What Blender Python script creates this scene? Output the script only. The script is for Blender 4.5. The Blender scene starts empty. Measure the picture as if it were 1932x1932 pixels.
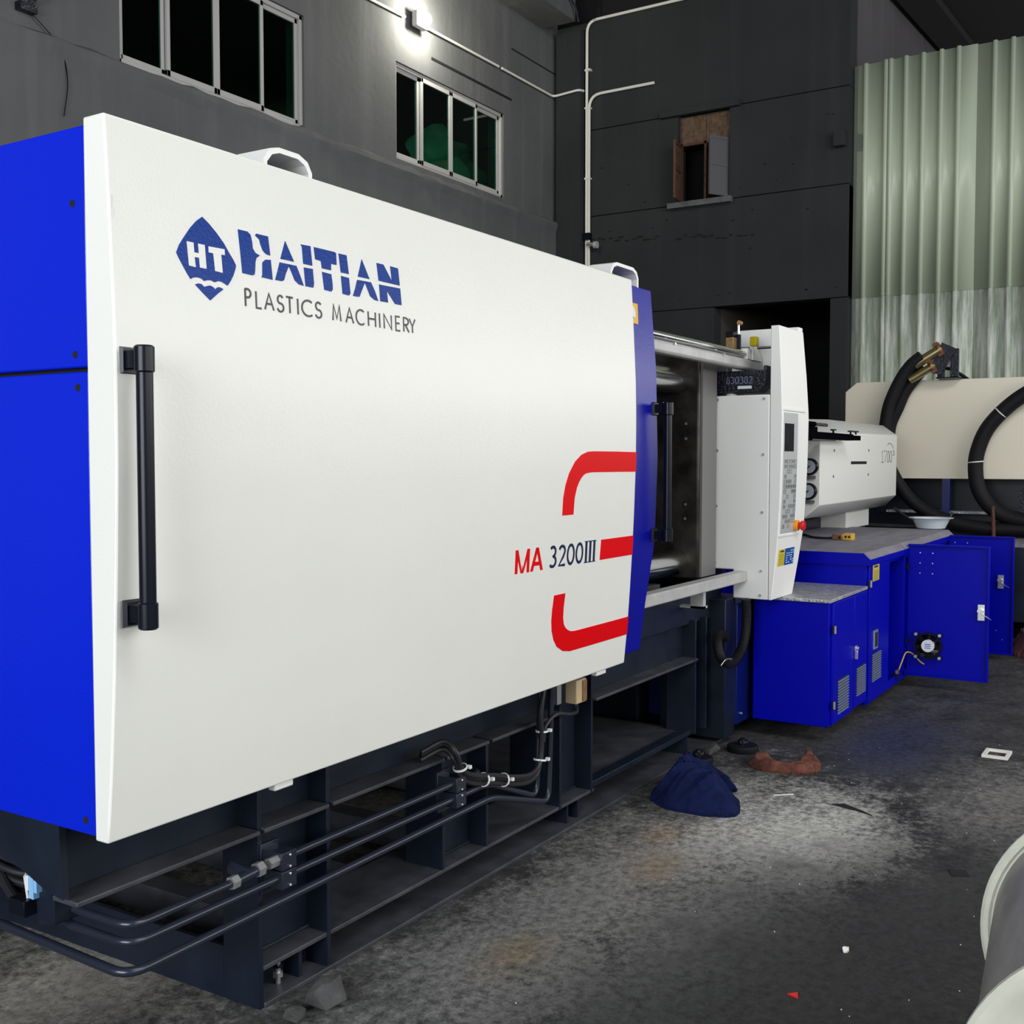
import bpy, bmesh, math, random
from mathutils import Vector, Matrix
random.seed(7)
S = bpy.context.scene
R = math.radians

# ------------------------------------------------------------ camera, world, lights, exposure
CAM_H = 1.344
cam_d = bpy.data.cameras.new('camera'); cam = bpy.data.objects.new('camera', cam_d)
S.collection.objects.link(cam); S.camera = cam
cam.location = (0, 0, CAM_H)
yaw, pitch = R(31.871), R(2.688)
fw = Vector((math.cos(yaw) * math.cos(pitch), math.sin(yaw) * math.cos(pitch), -math.sin(pitch)))
cam.rotation_euler = fw.to_track_quat('-Z', 'Y').to_euler()
cam_d.sensor_width = 36; cam_d.sensor_fit = 'HORIZONTAL'
cam_d.lens = 36 * 2087 / 1932
cam_d.clip_start = 0.05

S.view_settings.view_transform = 'Standard'
S.view_settings.look = 'None'
S.view_settings.exposure = 0.0
S.view_settings.gamma = 1.0
S.view_settings.use_curve_mapping = False

W = bpy.data.worlds.new('world'); S.world = W; W.use_nodes = True
W.node_tree.nodes['Background'].inputs[0].default_value = (0.75, 0.85, 1.0, 1)
W.node_tree.nodes['Background'].inputs[1].default_value = 0.10

def area(name, loc, aim, sx, sy, power, col=(1, 1, 1)):
    l = bpy.data.lights.new(name, 'AREA'); l.shape = 'RECTANGLE'; l.size = sx; l.size_y = sy
    l.energy = power; l.color = col
    o = bpy.data.objects.new(name, l); S.collection.objects.link(o)
    o.location = loc
    o.rotation_euler = (Vector(aim) - Vector(loc)).to_track_quat('-Z', 'Y').to_euler()
    return o
# daylight through the open side of the hall (on the camera's right and behind it)
area('daylight_side_opening', (10.0, -6.0, 3.05), (10.0, 2.0, 1.7), 25, 2.0, 840, (1.0, 0.99, 0.97))
area('daylight_end_opening', (-4.0, 1.0, 2.3), (2.0, 1.9, 1.2), 4.0, 3.0, 410, (0.93, 0.97, 1.0))

area('overhead_fill', (2.5, -4.2, 6.9), (10.5, 1.2, 1.5), 7.0, 2.5, 520, (0.97, 0.99, 1.0))  # added overhead fill that brightens the far faces, no roof opening known

# ------------------------------------------------------------ helpers
WL = {}                      # world location of every object made here
COL = S.collection

def rgb(c): return (c[0], c[1], c[2], 1)

def mat(name, col, rough=0.5, metal=0.0, noise=0.0, nscale=6.0, bump=0.0, bscale=200.0, spec=0.5,
        emit=None, estr=0.0, coat=0.0, col2=None, stretch=None, rnoise=0.0):
    m = bpy.data.materials.new(name); m.use_nodes = True
    nt = m.node_tree; b = nt.nodes['Principled BSDF']
    b.inputs['Base Color'].default_value = rgb(col)
    b.inputs['Roughness'].default_value = rough
    b.inputs['Metallic'].default_value = metal
    b.inputs['Specular IOR Level'].default_value = spec
    b.inputs['Coat Weight'].default_value = coat
    if emit: b.inputs['Emission Color'].default_value = rgb(emit); b.inputs['Emission Strength'].default_value = estr
    g = nt.nodes.new('ShaderNodeNewGeometry')
    src = g.outputs['Position']
    if stretch:
        mp = nt.nodes.new('ShaderNodeMapping'); mp.inputs['Scale'].default_value = stretch
        nt.links.new(src, mp.inputs['Vector']); src = mp.outputs['Vector']
    if noise > 0 or rnoise > 0:
        n = nt.nodes.new('ShaderNodeTexNoise'); n.inputs['Scale'].default_value = nscale
        n.inputs['Detail'].default_value = 6; n.inputs['Roughness'].default_value = 0.6
        nt.links.new(src, n.inputs['Vector'])
        if noise > 0:
            r = nt.nodes.new('ShaderNodeValToRGB')
            r.color_ramp.elements[0].position = 0.35; r.color_ramp.elements[1].position = 0.68
            c2 = col2 if col2 else tuple(max(0, c * (1 - noise)) for c in col)
            r.color_ramp.elements[0].color = rgb(c2); r.color_ramp.elements[1].color = rgb(col)
            nt.links.new(n.outputs['Fac'], r.inputs['Fac'])
            nt.links.new(r.outputs['Color'], b.inputs['Base Color'])
        if rnoise > 0:
            mr = nt.nodes.new('ShaderNodeMapRange')
            mr.inputs['To Min'].default_value = max(0.02, rough - rnoise); mr.inputs['To Max'].default_value = min(1, rough + rnoise)
            nt.links.new(n.outputs['Fac'], mr.inputs['Value']); nt.links.new(mr.outputs['Result'], b.inputs['Roughness'])
    if bump > 0:
        n2 = nt.nodes.new('ShaderNodeTexNoise'); n2.inputs['Scale'].default_value = bscale
        n2.inputs['Detail'].default_value = 3
        nt.links.new(src, n2.inputs['Vector'])
        bp = nt.nodes.new('ShaderNodeBump'); bp.inputs['Strength'].default_value = bump; bp.inputs['Distance'].default_value = 0.01
        nt.links.new(n2.outputs['Fac'], bp.inputs['Height']); nt.links.new(bp.outputs['Normal'], b.inputs['Normal'])
    return m

M = dict(
    white=mat('white_powder_coat', (0.78, 0.78, 0.735), 0.32, bump=0.06, bscale=160, noise=0.03, nscale=2),
    whitep=mat('white_panel_paint', (0.80, 0.80, 0.77), 0.4),
    cream=mat('cream_panel_paint', (0.80, 0.74, 0.60), 0.45, noise=0.04, nscale=1.5),
    blue=mat('royal_blue_paint', (0.0, 0.015, 0.56), 0.30, spec=0.4, bump=0.06, bscale=160),
    blue2=mat('shaded_blue_paint', (0.0, 0.002, 0.28), 0.30, bump=0.06, bscale=160, spec=0.4),  # royal blue darkened, the dimmer light is put into the colour
    blue3=mat('shaded_cabinet_blue', (0.0, 0.0015, 0.36), 0.42, bump=0.05, bscale=160, spec=0.10),  # royal blue darkened, light falling off towards the cabinets is in the colour
    bluedk=mat('dark_blue_paint', (0.0, 0.006, 0.10), 0.4),
    navy=mat('navy_frame_paint', (0.010, 0.016, 0.030), 0.40, spec=0.35, noise=0.35, nscale=5, rnoise=0.12),
    navytop=mat('lit_navy_paint', (0.060, 0.062, 0.075), 0.5, noise=0.5, nscale=9),  # frame navy lightened, light on the flange tops is in the colour
    pipe=mat('navy_pipe_paint', (0.016, 0.020, 0.034), 0.28),
    black=mat('black_plastic', (0.005, 0.006, 0.012), 0.28, spec=0.25),
    rubber=mat('black_rubber', (0.008, 0.008, 0.010), 0.6, spec=0.2, bump=0.2, bscale=60),
    cable=mat('cable_jacket', (0.018, 0.018, 0.022), 0.45, spec=0.35),
    void=mat('dark_void', (0.004, 0.004, 0.005), 0.9),
    chrome=mat('chromed_steel', (0.62, 0.62, 0.62), 0.16, 1.0),
    satin=mat('satin_steel', (0.55, 0.55, 0.56), 0.38, 0.8),
    steel=mat('oily_machined_steel', (0.10, 0.09, 0.075), 0.38, 0.6, noise=0.7, nscale=7, rnoise=0.15),
    rail=mat('grey_white_rail_paint', (0.50, 0.50, 0.49), 0.4, noise=0.25, nscale=10),
    zinc=mat('zinc_plated', (0.75, 0.75, 0.75), 0.3, 0.9),
    cast=mat('black_cast_iron', (0.006, 0.008, 0.018), 0.25, bump=0.9, bscale=90),
    red=mat('red_vinyl', (0.68, 0.0, 0.003), 0.42, spec=0.12),
    lblue=mat('logo_blue_vinyl', (0.0, 0.035, 0.24), 0.35, spec=0.2, bump=0.10, bscale=160),
    lnavy=mat('lettering_navy', (0.0, 0.006, 0.05), 0.4),
    lgrey=mat('lettering_dark_grey', (0.045, 0.035, 0.045), 0.4),
    yellow=mat('yellow_label', (0.62, 0.50, 0.02), 0.4),
    orange=mat('warning_orange_label', (0.75, 0.42, 0.01), 0.4),
    bluelab=mat('blue_label', (0.0, 0.07, 0.35), 0.4),
    ink=mat('label_ink', (0.02, 0.02, 0.02), 0.5),
    inkw=mat('label_white_ink', (0.75, 0.78, 0.8), 0.5),
    tan=mat('tan_switch_body', (0.62, 0.48, 0.28), 0.45),
    brown=mat('brown_switch_body', (0.32, 0.19, 0.08), 0.4, noise=0.4, nscale=60),
    amber=mat('amber_lens', (0.45, 0.36, 0.0), 0.2),
    panelg=mat('keypad_grey', (0.40, 0.42, 0.42), 0.35),
    keys=mat('keypad_print', (0.10, 0.11, 0.11), 0.4),
    lcd=mat('dark_screen', (0.02, 0.022, 0.025), 0.6, spec=0.03, noise=0.5, nscale=14),
    estop=mat('red_button', (0.65, 0.01, 0.01), 0.25),
    ering=mat('orange_button_ring', (0.85, 0.32, 0.01), 0.35),
    dial=mat('gauge_dial_face', (0.42, 0.46, 0.54), 0.3),
    treadplate=mat('tread_plate', (0.55, 0.55, 0.57), 0.42, 0.5, noise=0.45, nscale=25, bump=0.8, bscale=70),
    dusttop=mat('dusty_grey_blue_top', (0.25, 0.24, 0.29), 0.6, noise=0.35, nscale=4, stretch=(1, 4, 1)),
    greenw=mat('pale_green_sheet_metal', (0.50, 0.57, 0.44), 0.35, noise=0.06, nscale=3, stretch=(1, 1, 0.15)),
    alu=mat('pale_window_aluminium', (0.44, 0.43, 0.42), 0.5),
    conduit=mat('white_conduit', (0.80, 0.77, 0.70), 0.5),
    wood=mat('weathered_wood', (0.16, 0.095, 0.055), 0.8, noise=0.6, nscale=20),
    rust=mat('rusty_brown_metal', (0.13, 0.05, 0.03), 0.8, noise=0.5, nscale=30),
    ragblue=mat('navy_work_cloth', (0.007, 0.013, 0.060), 0.9, noise=0.35, nscale=25, spec=0.1),
    ragbrown=mat('brown_cloth', (0.17, 0.055, 0.035), 0.95, noise=0.7, nscale=30),
    stone=mat('concrete_rubble', (0.07, 0.07, 0.07), 0.9, noise=0.5, nscale=20, bump=0.5, bscale=40),
    glowlamp=mat('lamp_glow', (1, 1, 1), 0.4, emit=(1.0, 0.98, 0.80), estr=60),
    wire=mat('yellow_wire', (0.65, 0.38, 0.05), 0.5),
    brass=mat('brassy_fitting', (0.42, 0.36, 0.18), 0.3, 0.9),
    copper=mat('coppery_bolts', (0.42, 0.22, 0.12), 0.4, 0.8),
    bowl=mat('translucent_plastic', (0.55, 0.62, 0.66), 0.3),
    drumw=mat('chipped_cream_enamel', (0.62, 0.62, 0.53), 0.4, noise=0.18, nscale=9, bump=0.2, bscale=20),
    drumg=mat('scuffed_grey_metal', (0.33, 0.32, 0.31), 0.42, 0.2, noise=0.35, nscale=5, stretch=(1, 1, 3)),
    labblue=mat('pale_blue_label', (0.25, 0.50, 0.80), 0.4),
    ziptie=mat('white_nylon', (0.75, 0.75, 0.75), 0.4),
    greensheet=mat('green_tarpaulin', (0.12, 0.40, 0.28), 0.4),
    hidden=mat('dim_interior', (0.07, 0.06, 0.05), 0.9),
    louv=mat('louvre_grey_blue', (0.13, 0.16, 0.26), 0.4),
    platenside=mat('grey_platen_side', (0.17, 0.165, 0.16), 0.5),
    linrail=mat('black_anodised_rail', (0.003, 0.003, 0.005), 0.8, spec=0.0),
    reddish=mat('dull_red_cloth', (0.10, 0.035, 0.04), 0.9),
)

def wall_material(name, base, dark, light):
    m = bpy.data.materials.new(name); m.use_nodes = True; nt = m.node_tree; b = nt.nodes['Principled BSDF']
    g = nt.nodes.new('ShaderNodeNewGeometry')
    n = nt.nodes.new('ShaderNodeTexNoise'); n.inputs['Scale'].default_value = 0.9; n.inputs['Detail'].default_value = 8
    nt.links.new(g.outputs['Position'], n.inputs['Vector'])
    r = nt.nodes.new('ShaderNodeValToRGB')
    e = r.color_ramp.elements; e[0].position = 0.3; e[0].color = rgb(dark); e[1].position = 0.7; e[1].color = rgb(base)
    nt.links.new(n.outputs['Fac'], r.inputs['Fac'])
    mp = nt.nodes.new('ShaderNodeMapping'); mp.inputs['Scale'].default_value = (5, 5, 0.25)
    nt.links.new(g.outputs['Position'], mp.inputs['Vector'])
    n2 = nt.nodes.new('ShaderNodeTexNoise'); n2.inputs['Scale'].default_value = 1.2; n2.inputs['Detail'].default_value = 5
    nt.links.new(mp.outputs['Vector'], n2.inputs['Vector'])
    r2 = nt.nodes.new('ShaderNodeValToRGB'); r2.color_ramp.elements[0].position = 0.52; r2.color_ramp.elements[1].position = 0.8
    r2.color_ramp.elements[0].color = (0, 0, 0, 1); r2.color_ramp.elements[1].color = (0.5, 0.5, 0.5, 1)
    nt.links.new(n2.outputs['Fac'], r2.inputs['Fac'])
    mx = nt.nodes.new('ShaderNodeMix'); mx.data_type = 'RGBA'
    nt.links.new(r2.outputs['Color'], mx.inputs['Factor']); nt.links.new(r.outputs['Color'], mx.inputs['A'])
    mx.inputs['B'].default_value = rgb(light)
    nt.links.new(mx.outputs['Result'], b.inputs['Base Color'])
    b.inputs['Roughness'].default_value = 0.85
    b.inputs['Specular IOR Level'].default_value = 0.1
    n3 = nt.nodes.new('ShaderNodeTexNoise'); n3.inputs['Scale'].default_value = 14; n3.inputs['Detail'].default_value = 6
    nt.links.new(g.outputs['Position'], n3.inputs['Vector'])
    bp = nt.nodes.new('ShaderNodeBump'); bp.inputs['Strength'].default_value = 0.22; bp.inputs['Distance'].default_value = 0.02
    nt.links.new(n3.outputs['Fac'], bp.inputs['Height']); nt.links.new(bp.outputs['Normal'], b.inputs['Normal'])
    return m
M['wall'] = wall_material('grey_cement_render', (0.140, 0.141, 0.144), (0.105, 0.107, 0.110), (0.185, 0.184, 0.185))
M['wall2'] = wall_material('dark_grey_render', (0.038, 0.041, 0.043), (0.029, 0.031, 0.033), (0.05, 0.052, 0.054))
M['wall3'] = wall_material('purplish_grey_render', (0.10, 0.095, 0.10), (0.075, 0.07, 0.075), (0.13, 0.125, 0.13))
M['ceil'] = mat('dark_roof', (0.006, 0.006, 0.007), 0.9)

def floor_material():
    m = bpy.data.materials.new('stained_concrete'); m.use_nodes = True; nt = m.node_tree; b = nt.nodes['Principled BSDF']
    L = nt.links.new
    g = nt.nodes.new('ShaderNodeNewGeometry')
    wn = nt.nodes.new('ShaderNodeTexNoise'); wn.inputs['Scale'].default_value = 4.0; wn.inputs['Detail'].default_value = 9; wn.inputs['Roughness'].default_value = 0.78
    L(g.outputs['Position'], wn.inputs['Vector'])
    base = nt.nodes.new('ShaderNodeValToRGB'); e = base.color_ramp.elements
    e[0].position = 0.36; e[0].color = (0.020, 0.020, 0.021, 1); e[1].position = 0.66; e[1].color = (0.085, 0.085, 0.083, 1)
    L(wn.outputs['Fac'], base.inputs['Fac'])
    cur = base.outputs['Color']
    fine = nt.nodes.new('ShaderNodeTexNoise'); fine.inputs['Scale'].default_value = 30; fine.inputs['Detail'].default_value = 10; fine.inputs['Roughness'].default_value = 0.85
    L(g.outputs['Position'], fine.inputs['Vector'])
    # dusty / worn / oily patches, plus painted shade and reflected light, each with its own place on the floor: (x, y, rx, ry, colour, strength)
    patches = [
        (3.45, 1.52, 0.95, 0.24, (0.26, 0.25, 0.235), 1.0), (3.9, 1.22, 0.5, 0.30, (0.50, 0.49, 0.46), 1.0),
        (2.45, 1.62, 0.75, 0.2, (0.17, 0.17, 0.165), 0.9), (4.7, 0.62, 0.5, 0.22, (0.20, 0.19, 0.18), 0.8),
        (1.85, 2.45, 0.6, 0.3, (0.36, 0.34, 0.30), 1.0), (3.0, 1.2, 0.6, 0.25, (0.15, 0.15, 0.145), 0.8),  # first patch: dust, brightened to offset the machine's shadow
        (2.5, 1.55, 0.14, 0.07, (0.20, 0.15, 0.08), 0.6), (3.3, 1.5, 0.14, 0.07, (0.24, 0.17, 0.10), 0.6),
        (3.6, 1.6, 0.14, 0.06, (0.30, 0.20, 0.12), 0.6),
        (5.35, 1.2, 0.5, 0.22, (0.03, 0.035, 0.09), 0.75),  # blue light reflected off the cabinet, painted on the floor
        (2.4, 0.9, 0.9, 0.35, (0.035, 0.035, 0.035), 0.7), (2.9, 0.5, 0.9, 0.5, (0.022, 0.022, 0.023), 0.8),  # shade near the camera and beside the spool, painted dark
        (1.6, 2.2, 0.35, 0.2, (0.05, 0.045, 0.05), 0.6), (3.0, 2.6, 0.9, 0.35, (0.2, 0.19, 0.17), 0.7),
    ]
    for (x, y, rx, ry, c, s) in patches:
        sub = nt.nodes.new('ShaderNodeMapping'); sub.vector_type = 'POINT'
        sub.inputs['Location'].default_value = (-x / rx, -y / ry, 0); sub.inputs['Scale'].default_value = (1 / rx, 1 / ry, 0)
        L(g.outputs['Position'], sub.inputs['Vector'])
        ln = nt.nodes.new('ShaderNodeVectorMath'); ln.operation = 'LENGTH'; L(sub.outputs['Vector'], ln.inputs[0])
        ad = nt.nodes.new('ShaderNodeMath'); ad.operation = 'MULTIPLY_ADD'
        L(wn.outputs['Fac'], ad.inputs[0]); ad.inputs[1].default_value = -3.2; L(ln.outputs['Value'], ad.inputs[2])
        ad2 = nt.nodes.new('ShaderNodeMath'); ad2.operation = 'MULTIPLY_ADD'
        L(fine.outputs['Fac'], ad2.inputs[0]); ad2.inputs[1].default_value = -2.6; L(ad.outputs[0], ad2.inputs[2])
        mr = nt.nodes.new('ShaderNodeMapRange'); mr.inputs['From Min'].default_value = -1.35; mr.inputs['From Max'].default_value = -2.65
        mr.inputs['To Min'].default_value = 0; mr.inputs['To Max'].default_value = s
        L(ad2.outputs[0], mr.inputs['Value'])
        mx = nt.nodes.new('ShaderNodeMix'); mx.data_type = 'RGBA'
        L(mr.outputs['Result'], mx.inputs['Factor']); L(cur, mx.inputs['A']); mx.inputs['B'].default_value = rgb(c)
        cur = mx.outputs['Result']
    fr = nt.nodes.new('ShaderNodeMapRange'); fr.inputs['From Min'].default_value = 0.40; fr.inputs['From Max'].default_value = 0.60; fr.inputs['To Min'].default_value = 0.5; fr.inputs['To Max'].default_value = 1.55
    L(fine.outputs['Fac'], fr.inputs['Value'])
    mm = nt.nodes.new('ShaderNodeMix'); mm.data_type = 'RGBA'; mm.blend_type = 'MULTIPLY'; mm.inputs['Factor'].default_value = 1
    L(cur, mm.inputs['A']); L(fr.outputs['Result'], mm.inputs['B'])
    L(mm.outputs['Result'], b.inputs['Base Color'])
    b.inputs['Roughness'].default_value = 0.75
    b.inputs['Specular IOR Level'].default_value = 0.3
    bp = nt.nodes.new('ShaderNodeBump'); bp.inputs['Strength'].default_value = 0.6; bp.inputs['Distance'].default_value = 0.012
    L(fine.outputs['Fac'], bp.inputs['Height']); L(bp.outputs['Normal'], b.inputs['Normal'])
    return m
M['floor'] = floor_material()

def sheet_material():
    # pale green sheet, glossier, with daylight reflections painted as vertical streaks on the lower sheets
    m = bpy.data.materials.new('streak_lit_green_sheet'); m.use_nodes = True; nt = m.node_tree; b = nt.nodes['Principled BSDF']
    g = nt.nodes.new('ShaderNodeNewGeometry')
    mp = nt.nodes.new('ShaderNodeMapping'); mp.inputs['Scale'].default_value = (1, 9, 0.7)
    nt.links.new(g.outputs['Position'], mp.inputs['Vector'])
    n = nt.nodes.new('ShaderNodeTexNoise'); n.inputs['Scale'].default_value = 2.6; n.inputs['Detail'].default_value = 7; n.inputs['Roughness'].default_value = 0.7
    nt.links.new(mp.outputs['Vector'], n.inputs['Vector'])
    r = nt.nodes.new('ShaderNodeValToRGB'); e = r.color_ramp.elements
    e[0].position = 0.42; e[0].color = (0.36, 0.42, 0.33, 1); e[1].position = 0.70; e[1].color = (0.88, 0.89, 0.84, 1)
    nt.links.new(n.outputs['Fac'], r.inputs['Fac']); nt.links.new(r.outputs['Color'], b.inputs['Base Color'])
    b.inputs['Roughness'].default_value = 0.3
    return m
M['greenlow'] = sheet_material()

def glass_material():
    m = bpy.data.materials.new('tinted_window_glass'); m.use_nodes = True; nt = m.node_tree
    nt.nodes.remove(nt.nodes['Principled BSDF']); out = nt.nodes['Material Output']
    tr = nt.nodes.new('ShaderNodeBsdfTransparent'); tr.inputs['Color'].default_value = (0.45, 0.72, 0.62, 1)
    gl = nt.nodes.new('ShaderNodeBsdfGlossy'); gl.inputs['Roughness'].default_value = 0.03
    lw = nt.nodes.new('ShaderNodeLayerWeight'); fr_ = nt.nodes.new('ShaderNodeMapRange'); fr_.inputs['From Min'].default_value = 0.3; fr_.inputs['To Min'].default_value = 0.03; fr_.inputs['To Max'].default_value = 0.5
    nt.links.new(lw.outputs['Facing'], fr_.inputs['Value'])
    mx = nt.nodes.new('ShaderNodeMixShader')
    nt.links.new(fr_.outputs['Result'], mx.inputs['Fac']); nt.links.new(tr.outputs[0], mx.inputs[1]); nt.links.new(gl.outputs[0], mx.inputs[2]); nt.links.new(mx.outputs[0], out.inputs['Surface'])
    return m
M['glass'] = glass_material()

class Geo:
    """a bmesh under construction, with material slots"""
    def __init__(s): s.bm = bmesh.new(); s.mats = []
    def mi(s, m):
        if m not in s.mats: s.mats.append(m)
        return s.mats.index(m)
    def face(s, pts, m):
        vs = [s.bm.verts.new(p) for p in pts]
        f = s.bm.faces.new(vs); f.material_index = s.mi(m); return f
    def box(s, x0, x1, y0, y1, z0, z1, m):
        c = [(x0, y0, z0), (x1, y0, z0), (x1, y1, z0), (x0, y1, z0), (x0, y0, z1), (x1, y0, z1), (x1, y1, z1), (x0, y1, z1)]
        v = [s.bm.verts.new(p) for p in c]; k = s.mi(m)
        for q in ((3, 2, 1, 0), (4, 5, 6, 7), (0, 1, 5, 4), (1, 2, 6, 5), (2, 3, 7, 6), (3, 0, 4, 7)):
            f = s.bm.faces.new([v[i] for i in q]); f.material_index = k
        return s
    def prism(s, pts, ax, a0, a1, m):
        """2D polygon extruded along axis ax; pts are the two other coordinates in xyz order"""
        def mk(p, a):
            if ax == 'x': return (a, p[0], p[1])
            if ax == 'y': return (p[0], a, p[1])
            return (p[0], p[1], a)
        n = len(pts); k = s.mi(m)
        A = [s.bm.verts.new(mk(p, a0)) for p in pts]; B = [s.bm.verts.new(mk(p, a1)) for p in pts]
        fs = [s.bm.faces.new(A), s.bm.faces.new(list(reversed(B)))]
        for i in range(n):
            j = (i + 1) % n; fs.append(s.bm.faces.new([A[j], A[i], B[i], B[j]]))
        for f in fs: f.material_index = k
        return s
    def cyl(s, p0, p1, r, m, seg=24, r2=None, caps=True):
        p0 = Vector(p0); p1 = Vector(p1); d = (p1 - p0).normalized()
        u = d.orthogonal().normalized(); w = d.cross(u); k = s.mi(m)
        r2 = r if r2 is None else r2
        A = []; B = []
        for i in range(seg):
            a = 2 * math.pi * i / seg; o = u * math.cos(a) + w * math.sin(a)
            A.append(s.bm.verts.new(p0 + o * r)); B.append(s.bm.verts.new(p1 + o * r2))
        for i in range(seg):
            j = (i + 1) % seg; f = s.bm.faces.new([A[i], A[j], B[j], B[i]]); f.material_index = k
        if caps:
            f = s.bm.faces.new(list(reversed(A))); f.material_index = k
            f = s.bm.faces.new(B); f.material_index = k
        return s
    def lathe(s, p0, d, prof, m, seg=40, closed=True):
        """prof: list of (along, radius) from p0 in direction d"""
        p0 = Vector(p0); d = Vector(d).normalized(); u = d.orthogonal().normalized(); w = d.cross(u); k = s.mi(m)
        rings = []
        for (t, r) in prof:
            rings.append([s.bm.verts.new(p0 + d * t + (u * math.cos(2 * math.pi * i / seg) + w * math.sin(2 * math.pi * i / seg)) * max(r, 1e-4)) for i in range(seg)])
        for a in range(len(rings) - 1):
            for i in range(seg):
                j = (i + 1) % seg
                f = s.bm.faces.new([rings[a][i], rings[a][j], rings[a + 1][j], rings[a + 1][i]]); f.material_index = k
        if closed:
            f = s.bm.faces.new(list(reversed(rings[0]))); f.material_index = k
            f = s.bm.faces.new(rings[-1]); f.material_index = k
        return s
    def tube(s, pts, r, m, seg=10, fillet=0.0, n=5):
        P = [Vector(p) for p in pts]
        if fillet > 0 and len(P) > 2:
            Q = [P[0]]
            for i in range(1, len(P) - 1):
                a = P[i - 1] - P[i]; b = P[i + 1] - P[i]
                t = min(fillet, a.length * 0.48, b.length * 0.48)
                s0 = P[i] + a.normalized() * t; s1 = P[i] + b.normalized() * t
                for q in range(n + 1):
                    h = q / n; Q.append(s0 * (1 - h) ** 2 + P[i] * 2 * h * (1 - h) + s1 * h * h)
            Q.append(P[-1]); P = Q
        k = s.mi(m); rings = []
        t0 = (P[1] - P[0]).normalized(); u = t0.orthogonal().normalized()
        for i, p in enumerate(P):
            if i == 0: t = (P[1] - P[0])
            elif i == len(P) - 1: t = (P[-1] - P[-2])
            else: t = (P[i + 1] - P[i]).normalized() + (P[i] - P[i - 1]).normalized()
            t = t.normalized(); u = (u - t * u.dot(t)).normalized(); w = t.cross(u)
            rings.append([s.bm.verts.new(p + (u * math.cos(2 * math.pi * j / seg) + w * math.sin(2 * math.pi * j / seg)) * r) for j in range(seg)])
        for a in range(len(rings) - 1):
            for i in range(seg):
                j = (i + 1) % seg
                f = s.bm.faces.new([rings[a][i], rings[a][j], rings[a + 1][j], rings[a + 1][i]]); f.material_index = k
        f = s.bm.faces.new(list(reversed(rings[0]))); f.material_index = k
        f = s.bm.faces.new(rings[-1]); f.material_index = k
        return s
    def hull(s, pts, m):
        vs = [s.bm.verts.new(p) for p in pts]
        r = bmesh.ops.convex_hull(s.bm, input=vs)
        k = s.mi(m)
        for g in r['geom']:
            if isinstance(g, bmesh.types.BMFace): g.material_index = k
        return s

def catmull(pts, n=6):
    P = [Vector(p) for p in pts]; P = [P[0] * 2 - P[1]] + P + [P[-1] * 2 - P[-2]]; out = []
    for i in range(1, len(P) - 2):
        for q in range(n):
            t = q / n
            out.append(0.5 * ((2 * P[i]) + (P[i + 1] - P[i - 1]) * t + (2 * P[i - 1] - 5 * P[i] + 4 * P[i + 1] - P[i + 2]) * t * t + (3 * P[i] - P[i - 1] - 3 * P[i + 1] + P[i + 2]) * t ** 3))
    out.append(P[-2]); return out

def build(name, geo, parent=None, bevel=0.0, label=None, cat=None, group=None, kind=None, fixn=True, base=False):
    bm = geo.bm
    bmesh.ops.remove_doubles(bm, verts=bm.verts, dist=1e-6) if False else None
    if fixn: bmesh.ops.recalc_face_normals(bm, faces=bm.faces)
    vs = [v.co for v in bm.verts]
    lo = Vector([min(v[i] for v in vs) for i in range(3)]); hi = Vector([max(v[i] for v in vs) for i in range(3)])
    c = (lo + hi) / 2
    if base: c.z = lo.z
    bmesh.ops.translate(bm, verts=bm.verts, vec=-c)
    me = bpy.data.meshes.new(name); bm.to_mesh(me); bm.free()
    for m in geo.mats: me.materials.append(m)
    me.shade_smooth(); me.set_sharp_from_angle(angle=R(32))
    o = bpy.data.objects.new(name, me); COL.objects.link(o)
    if parent is not None:
        o.parent = parent; o.location = c - WL[parent.name]
    else: o.location = c
    WL[o.name] = c
    if bevel > 0:
        b = o.modifiers.new('bevel', 'BEVEL'); b.width = bevel; b.segments = 2; b.limit_method = 'ANGLE'; b.angle_limit = R(40)
    if label: o['label'] = label
    if cat: o['category'] = cat
    if group: o['group'] = group
    if kind: o['kind'] = kind
    return o

def thing(name, loc, label=None, cat=None, group=None, kind=None):
    o = bpy.data.objects.new(name, None); COL.objects.link(o); o.location = loc; o.empty_display_size = 0.1
    WL[o.name] = Vector(loc)
    if label: o['label'] = label
    if cat: o['category'] = cat
    if group: o['group'] = group
    if kind: o['kind'] = kind
    return o

def B(name, x0, x1, y0, y1, z0, z1, m, parent=None, bevel=0.0, **k):
    return build(name, Geo().box(x0, x1, y0, y1, z0, z1, m), parent, bevel, **k)

# ------------------------------------------------------------ the setting
YW, XF = 6.35, 11.2
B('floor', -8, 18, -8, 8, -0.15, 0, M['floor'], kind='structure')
B('ceiling', -8, 18, -8, 8, 7.3, 7.4, M['ceil'], kind='structure')

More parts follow.
